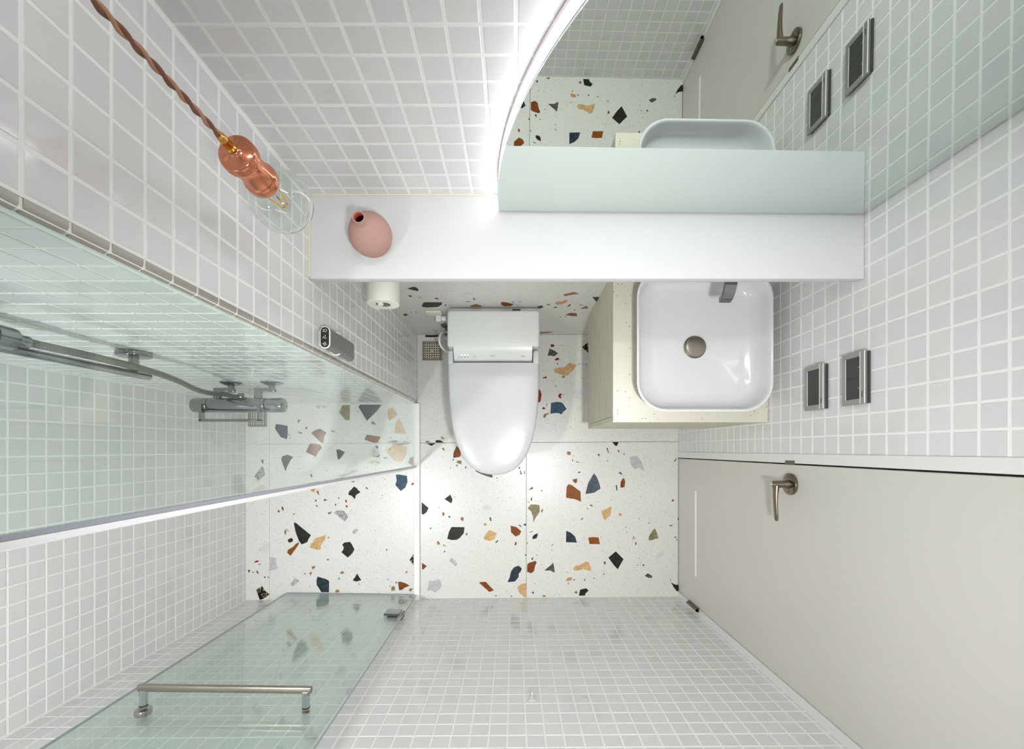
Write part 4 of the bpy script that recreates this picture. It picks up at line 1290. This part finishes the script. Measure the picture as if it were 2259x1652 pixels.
sv = thing('stop_valve', (-0.312, YB, 0.17), 'dull metal water stop valve on the terrazzo panel behind the toilet hose', 'valve')
MB().cyl((-0.312, YB - 0.0005, 0.172), (-0.312, YB - 0.008, 0.172), 0.032, 0.026, seg=32).build('wall_rose', M['steel_dark'], sv)
MB().cyl((-0.312, YB - 0.008, 0.172), (-0.312, 0.535, 0.172), 0.011, seg=20).build('body', M['steel_dark'], sv)
MB().cyl((-0.312, 0.535, 0.172), (-0.312, 0.520, 0.172), 0.016, seg=8, bev=0.002).build('knob', M['chrome'], sv)
wh = MB().tube(spline([(-0.312, 0.552, 0.184), (-0.318, 0.548, 0.212), (-0.330, 0.530, 0.243), (-0.3355, 0.500, 0.258), (-0.330, 0.472, 0.252), (-0.312, 0.455, 0.232), (-0.285, 0.445, 0.205), (-0.255, 0.44, 0.18), (-0.226, 0.437, 0.165)], 6), 0.0052, 12).build('water_hose', M['white_plastic'])
tag(wh, 'thin white water hose looping out left of the toilet', 'hose')

# ------------------------------------------------------------------ vase
va = thing('vase', (-0.330, 0.496, SZ), 'small round matt pink vase with short neck on the white shelf', 'vase')
outer = [(0.0005, 0.026), (0.002, 0.029), (0.008, 0.0352), (0.018, 0.0425), (0.030, 0.0468), (0.042, 0.0485), (0.054, 0.0476), (0.066, 0.0442), (0.078, 0.0382), (0.088, 0.0312), (0.096, 0.0245), (0.1015, 0.0190), (0.105, 0.0158), (0.109, 0.0140), (0.114, 0.0134), (0.120, 0.0134), (0.1238, 0.0137), (0.125, 0.0130)]
inner = [(0.1248, 0.0112), (0.122, 0.0104), (0.112, 0.0102), (0.104, 0.013), (0.090, 0.026), (0.06, 0.042), (0.02, 0.038), (0.006, 0.024)]
MB().lathe(outer + inner[:2], (-0.330, 0.496, SZ), seg=64, cap1=False).build('body', M['vase'], va, smooth=60)
MB().lathe(inner[1:], (-0.330, 0.496, SZ), seg=48, cap0=False).build('inside', M['clay_inside'], va, smooth=60)['label'] = 'terracotta red inside of the vase'

# ------------------------------------------------------------------ pendant lamp
PLX, PLY = -0.370, 0.3955
pn = thing('pendant_lamp', (PLX, PLY, 1.53), 'hanging copper pendant lamp with clear globe bulb on a twisted cord', 'lamp')
for k, m in ((0, 'cord_tan'), (1, 'cord_brown')):
    pts = []
    for i in range(241):
        z = 1.731 + (CEIL - 1.733) * i / 240
        a = 2 * math.pi * (z - 1.731) / 0.040 + math.pi * k
        pts.append((PLX + 0.0021 * math.cos(a), PLY + 0.0021 * math.sin(a), z))
    MB().tube(pts, 0.0023, 7).build('cord_strand', M[m], pn)
MB().lathe([(0, 0.0075), (0.004, 0.0082), (0.006, 0.0060), (0.016, 0.0056), (0.018, 0.0062), (0.0245, 0.0052), (0.0265, 0.003)], (PLX, PLY, 1.7095), seg=28).build('cord_grip', M['brass'], pn)
MB().lathe([(-0.001, 0.0215), (0.0, 0.0238), (0.002, 0.0248), (0.005, 0.0250), (0.014, 0.0250), (0.0165, 0.0245), (0.0185, 0.0225), (0.020, 0.0190), (0.0215, 0.0125), (0.0225, 0.0100), (0.0250, 0.0092), (0.0265, 0.0070)], (PLX, PLY, 1.684), seg=56).build('socket_cap', M['copper'], pn, smooth=45)
kn = MB()
for i in range(64):
    a = 2 * math.pi * i / 64
    c = Vector((PLX + 0.0248 * math.cos(a), PLY + 0.0248 * math.sin(a), 0))
    kn.cyl(c + Vector((0, 0, 1.6895)), c + Vector((0, 0, 1.6965)), 0.0006, seg=5)
kn.build('knurling', M['copper'], pn)
MB().lathe([(0.0, 0.0205), (0.001, 0.0232), (0.004, 0.0243), (0.010, 0.0246), (0.014, 0.0243), (0.0165, 0.0226), (0.019, 0.0206), (0.050, 0.0206), (0.052, 0.0212)], (PLX, PLY, 1.6330), seg=56).build('socket_body', M['copper'], pn, smooth=45)
bp = []
GZ, GR = 1.5835, 0.0477
for i in range(25):
    a = -math.pi / 2 + math.radians(158) * i / 24
    bp.append((GZ + GR * math.sin(a), GR * math.cos(a)))
bp += [(GZ + GR + 0.0010, 0.0160), (GZ + GR + 0.006, 0.0148)]
shell = [(zz - 1.53, r) for zz, r in bp]
shell += [(GZ + (zz - GZ) * 0.983 - 1.53, r * 0.983) for zz, r in reversed(bp)]
MB().lathe(shell, (PLX, PLY, 1.53), seg=64, cap0=False, cap1=False).build('globe', M['bulb'], pn, smooth=80)['label'] = 'clear glass globe bulb'
MB().lathe([(0, 0.0105), (0.012, 0.0070), (0.020, 0.0042), (0.026, 0.0046), (0.028, 0.0028)], (PLX, PLY, 1.636), (0, 0, -1), seg=20).build('glass_stem', M['stem_glass'], pn)
for q in range(4):
    a = math.radians(45 + 90 * q)
    c, s = math.cos(a), math.sin(a)
    b0 = Vector((PLX + 0.0105 * c, PLY + 0.0105 * s, 1.6025))
    b1 = Vector((PLX + 0.0060 * c, PLY + 0.0060 * s, 1.5720))
    MB().cyl(b0, b1, 0.0013, seg=8).build('filament', M['filament'], pn)
wires = MB()
for q in range(4):
    a = math.radians(45 + 90 * q)
    c, s = math.cos(a), math.sin(a)
    wires.tube([(PLX, PLY, 1.6095), (PLX + 0.0105 * c, PLY + 0.0105 * s, 1.6080), (PLX + 0.0105 * c, PLY + 0.0105 * s, 1.6015)], 0.0005, 6)
    wires.tube([(PLX + 0.0060 * c, PLY + 0.0060 * s, 1.5730), (PLX, PLY, 1.5690)], 0.0005, 6)
wires.tube([(PLX, PLY, 1.610), (PLX, PLY, 1.569)], 0.0005, 6)
wires.build('support_wires', M['steel_dark'], pn)

# ------------------------------------------------------------------ wall plates
def wall_plate(y0, y1, z0, z1, name, label, cat):
    r = thing(name, (XR, (y0 + y1) / 2, (z0 + z1) / 2), label, cat)
    xb = XR - 0.0016
    MB().box(xb - 0.0045, xb, y0 + 0.001, y1 - 0.003, z0 + 0.001, z1 + 0.0035).build('back_box', M['purple_dark'], r, smooth=0)  # dark box showing as a band above the plate's top edge
    mb = MB()
    iy0, iy1, iz0, iz1 = y0 + 0.0135, y1 - 0.0120, z0 + 0.0130, z1 - 0.0150
    for a in ((y0, y1, z0, iz0), (y0, y1, iz1, z1), (y0, iy0, iz0, iz1), (iy1, y1, iz0, iz1)):
        mb.box(xb - 0.0105, xb - 0.0048, *a)
    mb.build('frame', M['pewter'], r, smooth=0)
    MB().box(xb - 0.0098, xb - 0.0047, iy0, iy1, iz0, iz1).build('insert', M['dark_insert'], r, smooth=0)
    MB().box(xb - 0.0114, xb - 0.0106, y0, y1, iz1 + 0.0005, z1 - 0.0008, 0.0003, 1).build('top_bar', M['pewter'], r, smooth=0)
    sl = MB()
    for zz in (iz1 - 0.0002, z1 - 0.0014, iz0 - 0.0014):
        sl.box(xb - 0.0119 if zz > iz1 - 0.001 else xb - 0.0110, xb - 0.0105, y0 + (0.001 if zz > iz1 - 0.001 else 0.0135), y1 - (0.001 if zz > iz1 - 0.001 else 0.0135), zz, zz + 0.0013)
    sl.build('bright_line', M['edge_glint'], r, smooth=0)
    MB().box(xb - 0.0118, xb - 0.0113, y0 + 0.016, y0 + 0.030, iz1 + 0.0060, iz1 + 0.0080).build('pry_slot', M['dark_insert'], r, smooth=0)
    return r, xb, iy0, iy1, iz0, iz1
o, xb, iy0, iy1, iz0, iz1 = wall_plate(0.1092, 0.2330, 1.0130, 1.0910, 'wall_socket', 'silver-framed double power socket with dark insert on the right wall above the basin', 'socket')
for yc in (0.196, 0.146):
    mb = MB()
    zc_ = (iz0 + iz1) / 2
    mb.box(xb - 0.0100, xb - 0.0096, yc + 0.003, yc + 0.0105, zc_ - 0.0075, zc_ - 0.0055)
    mb.box(xb - 0.0100, xb - 0.0096, yc + 0.003, yc + 0.0105, zc_ + 0.0055, zc_ + 0.0075)
    mb.cyl((xb - 0.0100, yc - 0.0055, zc_), (xb - 0.0095, yc - 0.0055, zc_), 0.0027, seg=12)
    mb.build('socket_holes', M['black'], o, smooth=0)
o, xb, iy0, iy1, iz0, iz1 = wall_plate(0.1090, 0.2365, 1.1600, 1.2340, 'light_switch', 'silver-framed light switch with two dark rockers, higher and nearer the mirror than the socket', 'switch')
ym = (iy0 + iy1) / 2
for a, b in ((iy0 + 0.0006, ym - 0.0006), (ym + 0.0006, iy1 - 0.0006)):
    k = MB().box(xb - 0.0106, xb - 0.0097, a, b, iz0 + 0.0006, iz1 - 0.0006, 0.0004, 1).build('rocker', M['dark_insert'], o, smooth=0)
    yq = (a + b) / 2
    MB().box(xb - 0.0109, xb - 0.0105, yq - 0.0010, yq + 0.0006, iz1 - 0.0075, iz1 - 0.001).build('marker', M['pewter'], k, smooth=0)

hk = thing('wall_hook', (0.058, fy(0.058), 0.93), 'small clear plastic hook stuck on the front wall tiles', 'hook')
yf = fy(0.058)
MB().box(0.0475, 0.0685, yf + 0.0012, yf + 0.0032, 0.913, 0.943, 0.0008, 1).build('pad', M['hook'], hk, smooth=0)
MB().tube(spline([(0.058, yf + 0.004, 0.932), (0.058, yf + 0.009, 0.922), (0.058, yf + 0.014, 0.920), (0.058, yf + 0.017, 0.927)], 5), 0.0022, 8).build('prong', M['hook'], hk)
gs = MB().cyl((0.2216, fy(0.2216) + 0.0010, 0.929), (0.2216, fy(0.2216) + 0.0022, 0.929), 0.0065, seg=14).build('glue_spot', M['spot'], smooth=0)
tag(gs, 'small yellowish dried glue spot on the front wall tiles right of the clear hook', 'stain')

# ------------------------------------------------------------------ shower glass
GX0, GX1, GTOP = -0.5035, -0.4955, 2.05
gp = thing('glass_panel', (-0.4995, 0.07, 0.018), 'fixed clear glass shower panel standing on the white curb', 'glass panel')
MB().box(GX0, GX1, -0.0835, YS - 0.0025, 0.0185, GTOP).build('pane', M['pane'], gp, smooth=0)
MB().box(GX0 - 0.0002, GX1 + 0.0002, -0.0895, -0.0837, 0.0185, GTOP).build('pane_edge', M['pane_edge'], gp, smooth=0)
sm_ = MB()
sm_.box(GX0 - 0.001, GX1 + 0.001, -0.0985, -0.0897, 0.0185, GTOP, 0.002, 2)
sm_.build('seal_strip', M['seal'], gp)['label'] = 'white plastic seal along the free edge'

gd = thing('glass_door', (-0.826, -0.735, 0.022), 'clear green-tinted glass shower door swung open along the front wall', 'shower door')
DR = Matrix.Rotation(-math.radians(0.75), 3, 'Z')
DP = Vector((-0.4935, -0.7420, 0))
def dbox(mb, x0, x1, y0, y1, z0, z1, bev=0.0, seg=2):
    return mb.box(x0, x1, y0, y1, z0, z1, bev, seg, rot=DR, piv=DP)
DX0, DX1, DZ0 = -1.155, -0.4935, 0.026
ya, yb = -0.7460, -0.7380
dbox(MB(), DX0 + 0.001, DX1 - 0.001, ya, yb, DZ0 + 0.001, GTOP).build('pane', M['pane'], gd, smooth=0)
eb = MB()
dbox(eb, DX0, DX0 + 0.0009, ya, yb, DZ0, GTOP)
dbox(eb, DX1 - 0.0009, DX1, ya, yb, DZ0, GTOP)
dbox(eb, DX0 + 0.001, DX1 - 0.001, ya, yb, DZ0, DZ0 + 0.0009)
eb.build('pane_edge', M['pane_edge'], gd, smooth=0)
for z0 in (0.252, 1.72):
    hb = link('hinge_clamp', None, gd, (-0.54, -0.74, z0))
    dbox(MB(), -0.573, -0.506, yb + 0.0004, yb + 0.010, z0, z0 + 0.062, 0.001, 1).build('clamp_plate', M['chrome_dim'], hb, smooth=0)
    dbox(MB(), -0.573, -0.506, yb + 0.0002, yb + 0.0015, z0 - 0.004, z0 + 0.062).build('gasket', M['black'], hb, smooth=0)
    dbox(MB(), -0.562, -0.518, ya - 0.012, ya - 0.0004, z0 + 0.006, z0 + 0.052, 0.001, 1).build('wall_plate', M['chrome_dim'], hb, smooth=0)
    dbox(MB(), -0.500, -0.494, ya - 0.013, yb + 0.004, z0 + 0.004, z0 + 0.056, 0.001, 1).build('pivot', M['steel_dark'], hb, smooth=0)
hd = link('door_handle', None, gd, (-0.82, -0.70, 1.02))
hd['label'] = 'long straight chrome bar handle'
bar_y = yb + 0.053
dbox(MB(), -1.070, -0.5740, bar_y - 0.0110, bar_y + 0.0085, 1.0145, 1.0275, 0.004, 3).build('bar', M['steel'], hd)
def dpt(x, y, z):
    return DR @ (Vector((x, y, z)) - DP) + DP
for x in (-1.0535, -0.5905):
    MB().cyl(dpt(x, yb + 0.004, 1.021), dpt(x, bar_y - 0.006, 1.021), 0.0105, seg=28).build('post', M['chrome'], hd)
    MB().cyl(dpt(x, yb + 0.0003, 1.021), dpt(x, yb + 0.004, 1.021), 0.0108, seg=28).build('post_ring', M['black'], hd)
MB().cyl(dpt(-1.0535, ya - 0.0004, 1.021), dpt(-1.0535, ya - 0.017, 1.021), 0.021, seg=32, bev=0.003).build('back_knob', M['steel'], hd)
MB().cyl(dpt(-0.5905, ya - 0.0004, 1.021), dpt(-0.5905, ya - 0.005, 1.021), 0.011, seg=24, bev=0.001).build('back_cap', M['steel'], hd)

# ------------------------------------------------------------------ shower fittings
MZ, MYc = 0.715, 0.1555
mx = thing('shower_mixer', (-0.97, MYc, MZ - 0.03), 'chrome thermostatic shower mixer bar on the shower back wall behind glass', 'mixer tap')
MB().cyl((-1.070, MYc, MZ), (-0.870, MYc, MZ), 0.0262, seg=40, bev=0.002).build('body', M['chrome_dim'], mx)
for x0, x1 in ((-1.128, -1.0715), (-0.8685, -0.808)):
    MB().cyl((x0, MYc, MZ), (x1, MYc, MZ), 0.0258, seg=40, bev=0.004).build('end_knob', M['chrome_dim'], mx)
for xe in (-0.996, -0.852):
    e = link('inlet_union', None, mx, (xe, YS, MZ))
    MB().lathe([(0.0006, 0.036), (0.003, 0.0355), (0.009, 0.024), (0.013, 0.013)], (xe, YS - 0.0012, MZ), (0, -1, 0), 36).build('escutcheon', M['chrome_dim'], e)
    MB().cyl((xe, YS - 0.012, MZ), (xe, YS - 0.0362, MZ), 0.0105, seg=20).build('stub', M['chrome_dim'], e)
    MB().box(xe - 0.052, xe + 0.014, YS - 0.0366, YS - 0.0205, MZ - 0.009, MZ + 0.009, 0.004, 2).build('offset_arm', M['chrome_dim'], e)
    MB().cyl((xe - 0.048, YS - 0.022, MZ), (xe - 0.048, MYc + 0.020, MZ), 0.0135, seg=24).build('union_nut', M['chrome_dim'], e)
MB().cyl((-0.968, MYc + 0.010, MZ - 0.02), (-0.968, MYc + 0.012, MZ - 0.052), 0.012, seg=20, bev=0.001).build('hose_outlet', M['chrome_dim'], mx)
MB().cyl((-0.960, MYc + 0.024, MZ + 0.002), (-0.960, MYc + 0.042, MZ + 0.002), 0.010, seg=20, bev=0.003).build('diverter_knob', M['chrome_dim'], mx)
br = MB()
zz0, zz1 = MZ - 0.012, MZ + 0.006
br.box(-1.088, -1.078, 0.098, MYc + 0.004, zz0 + 0.026, zz1 + 0.028, 0.001, 1)
br.box(-0.886, -0.8775, 0.098, MYc + 0.004, zz0 + 0.026, zz1 + 0.028, 0.001, 1)
br.box(-1.088, -0.8775, 0.0955, 0.105, zz0 + 0.026, zz1 + 0.028, 0.001, 1)
br.build('front_rail', M['chrome_dim'], mx)['label'] = 'flat chrome U-shaped rail in front of the mixer body'

sr = thing('shower_rail', (-0.918, 0.185, 1.17), 'vertical chrome shower riser bar on the shower back wall', 'shower rail')
MB().cyl((-0.918, 0.1825, 1.168), (-0.918, 0.1825, 1.90), 0.0090, seg=24, bev=0.002).build('riser_bar', M['chrome_dim'], sr)
for z in (1.214, 1.84):
    b = link('wall_bracket', None, sr, (-0.918, YS, z))
    MB().cyl((-0.918, YS - 0.0015, z), (-0.918, YS - 0.013, z), 0.0360, seg=40, bev=0.001).build('rose', M['chrome_dim'], b)
    MB().cyl((-0.918, YS - 0.013, z), (-0.918, 0.1905, z), 0.0105, seg=24).build('post', M['chrome_dim'], b)
MB().box(-0.943, -0.9175, 0.170, 0.200, 1.495, 1.545, 0.006, 3).build('slider', M['chrome_dim'], sr)
cradle = []
for hgt, r in ((1.496, 0.0158), (1.496, 0.0195), (1.530, 0.0205), (1.530, 0.0168), (1.496, 0.0158)):
    cradle.append([(-0.898 + r * math.cos(2 * math.pi * k / 32), 0.1975 + r * math.sin(2 * math.pi * k / 32), hgt) for k in range(32)])
MB().loft(cradle, False, False).build('slider_cradle', M['chrome_dim'], sr)

hs = thing('hand_shower', (-0.898, 0.1975, 1.468), 'chrome hand shower hanging in the riser slider at the left edge', 'shower head')
MB().lathe([(0, 0.0095), (0.003, 0.0115), (0.022, 0.0118), (0.040, 0.0142), (0.066, 0.0150), (0.070, 0.0120), (0.082, 0.0125)], (-0.898, 0.1975, 1.468), seg=28).build('hose_cone', M['chrome_dim'], hs)
MB().tube([(-0.898, 0.1975, 1.551), (-0.889, 0.196, 1.62), (-0.882, 0.178, 1.70), (-0.882, 0.145, 1.75)], [0.0125, 0.012, 0.013, 0.018], 20).build('handle', M['chrome_dim'], hs)
MB().cyl((-0.882, 0.146, 1.752), (-0.882, 0.104, 1.738), 0.045, 0.05, seg=36, bev=0.005).build('spray_head', M['chrome_dim'], hs)

hp = spline([(-0.898, 0.1975, 1.4665), (-0.897, 0.1975, 1.42), (-0.897, 0.1980, 1.355), (-0.897, 0.1965, 1.28), (-0.899, 0.1935, 1.185), (-0.918, 0.1880, 1.075), (-0.955, 0.1800, 0.945), (-0.990, 0.1835, 0.82), (-1.004, 0.1905, 0.740), (-1.003, 0.1905, 0.690), (-0.996, 0.1890, 0.655), (-0.982, 0.1800, 0.634), (-0.971, 0.1705, 0.638), (-0.968, 0.1676, 0.661)], 10)
ho = MB().tube(hp, 0.0078, 14).build('shower_hose', M['hose'])
tag(ho, 'grey flexible shower hose hanging from the hand shower to the mixer', 'hose')

# ------------------------------------------------------------------ ceiling lights
def downlight(x, y, label):
    d = thing('ceiling_downlight', (x, y, CEIL - 0.01), label, 'ceiling light')
    r = MB()
    rings = []
    for hgt, rad in ((0.0, 0.060), (0.0, 0.074), (0.004, 0.076), (0.0095, 0.076), (0.0095, 0.060), (0.0, 0.060)):
        rings.append([(x + rad * math.cos(2 * math.pi * k / 40), y + rad * math.sin(2 * math.pi * k / 40), CEIL - 0.010 + hgt) for k in range(40)])
    r.loft(rings, False, False)
    r.build('trim_ring', M['white_plastic'], d)
    MB().cyl((x, y, CEIL - 0.008), (x, y, CEIL - 0.002), 0.0595, seg=40).build('diffuser', M['diffuser'], d, smooth=0)
downlight(0.20, -0.21, 'round recessed ceiling downlight over the main floor')
downlight(-0.92, -0.50, 'round recessed ceiling downlight over the shower')
cl_ = thing('cove_light', (0.18, 0.583, CEIL - 0.01), 'slim linear ceiling light close to the back wall above the mirror', 'ceiling light')
MB().box(-0.29, 0.65, 0.563, 0.603, CEIL - 0.0075, CEIL - 0.0005).build('housing', M['white_plastic'], cl_, smooth=0)
MB().box(-0.27, 0.63, 0.568, 0.598, CEIL - 0.009, CEIL - 0.0077).build('diffuser', M['diffuser'], cl_, smooth=0)
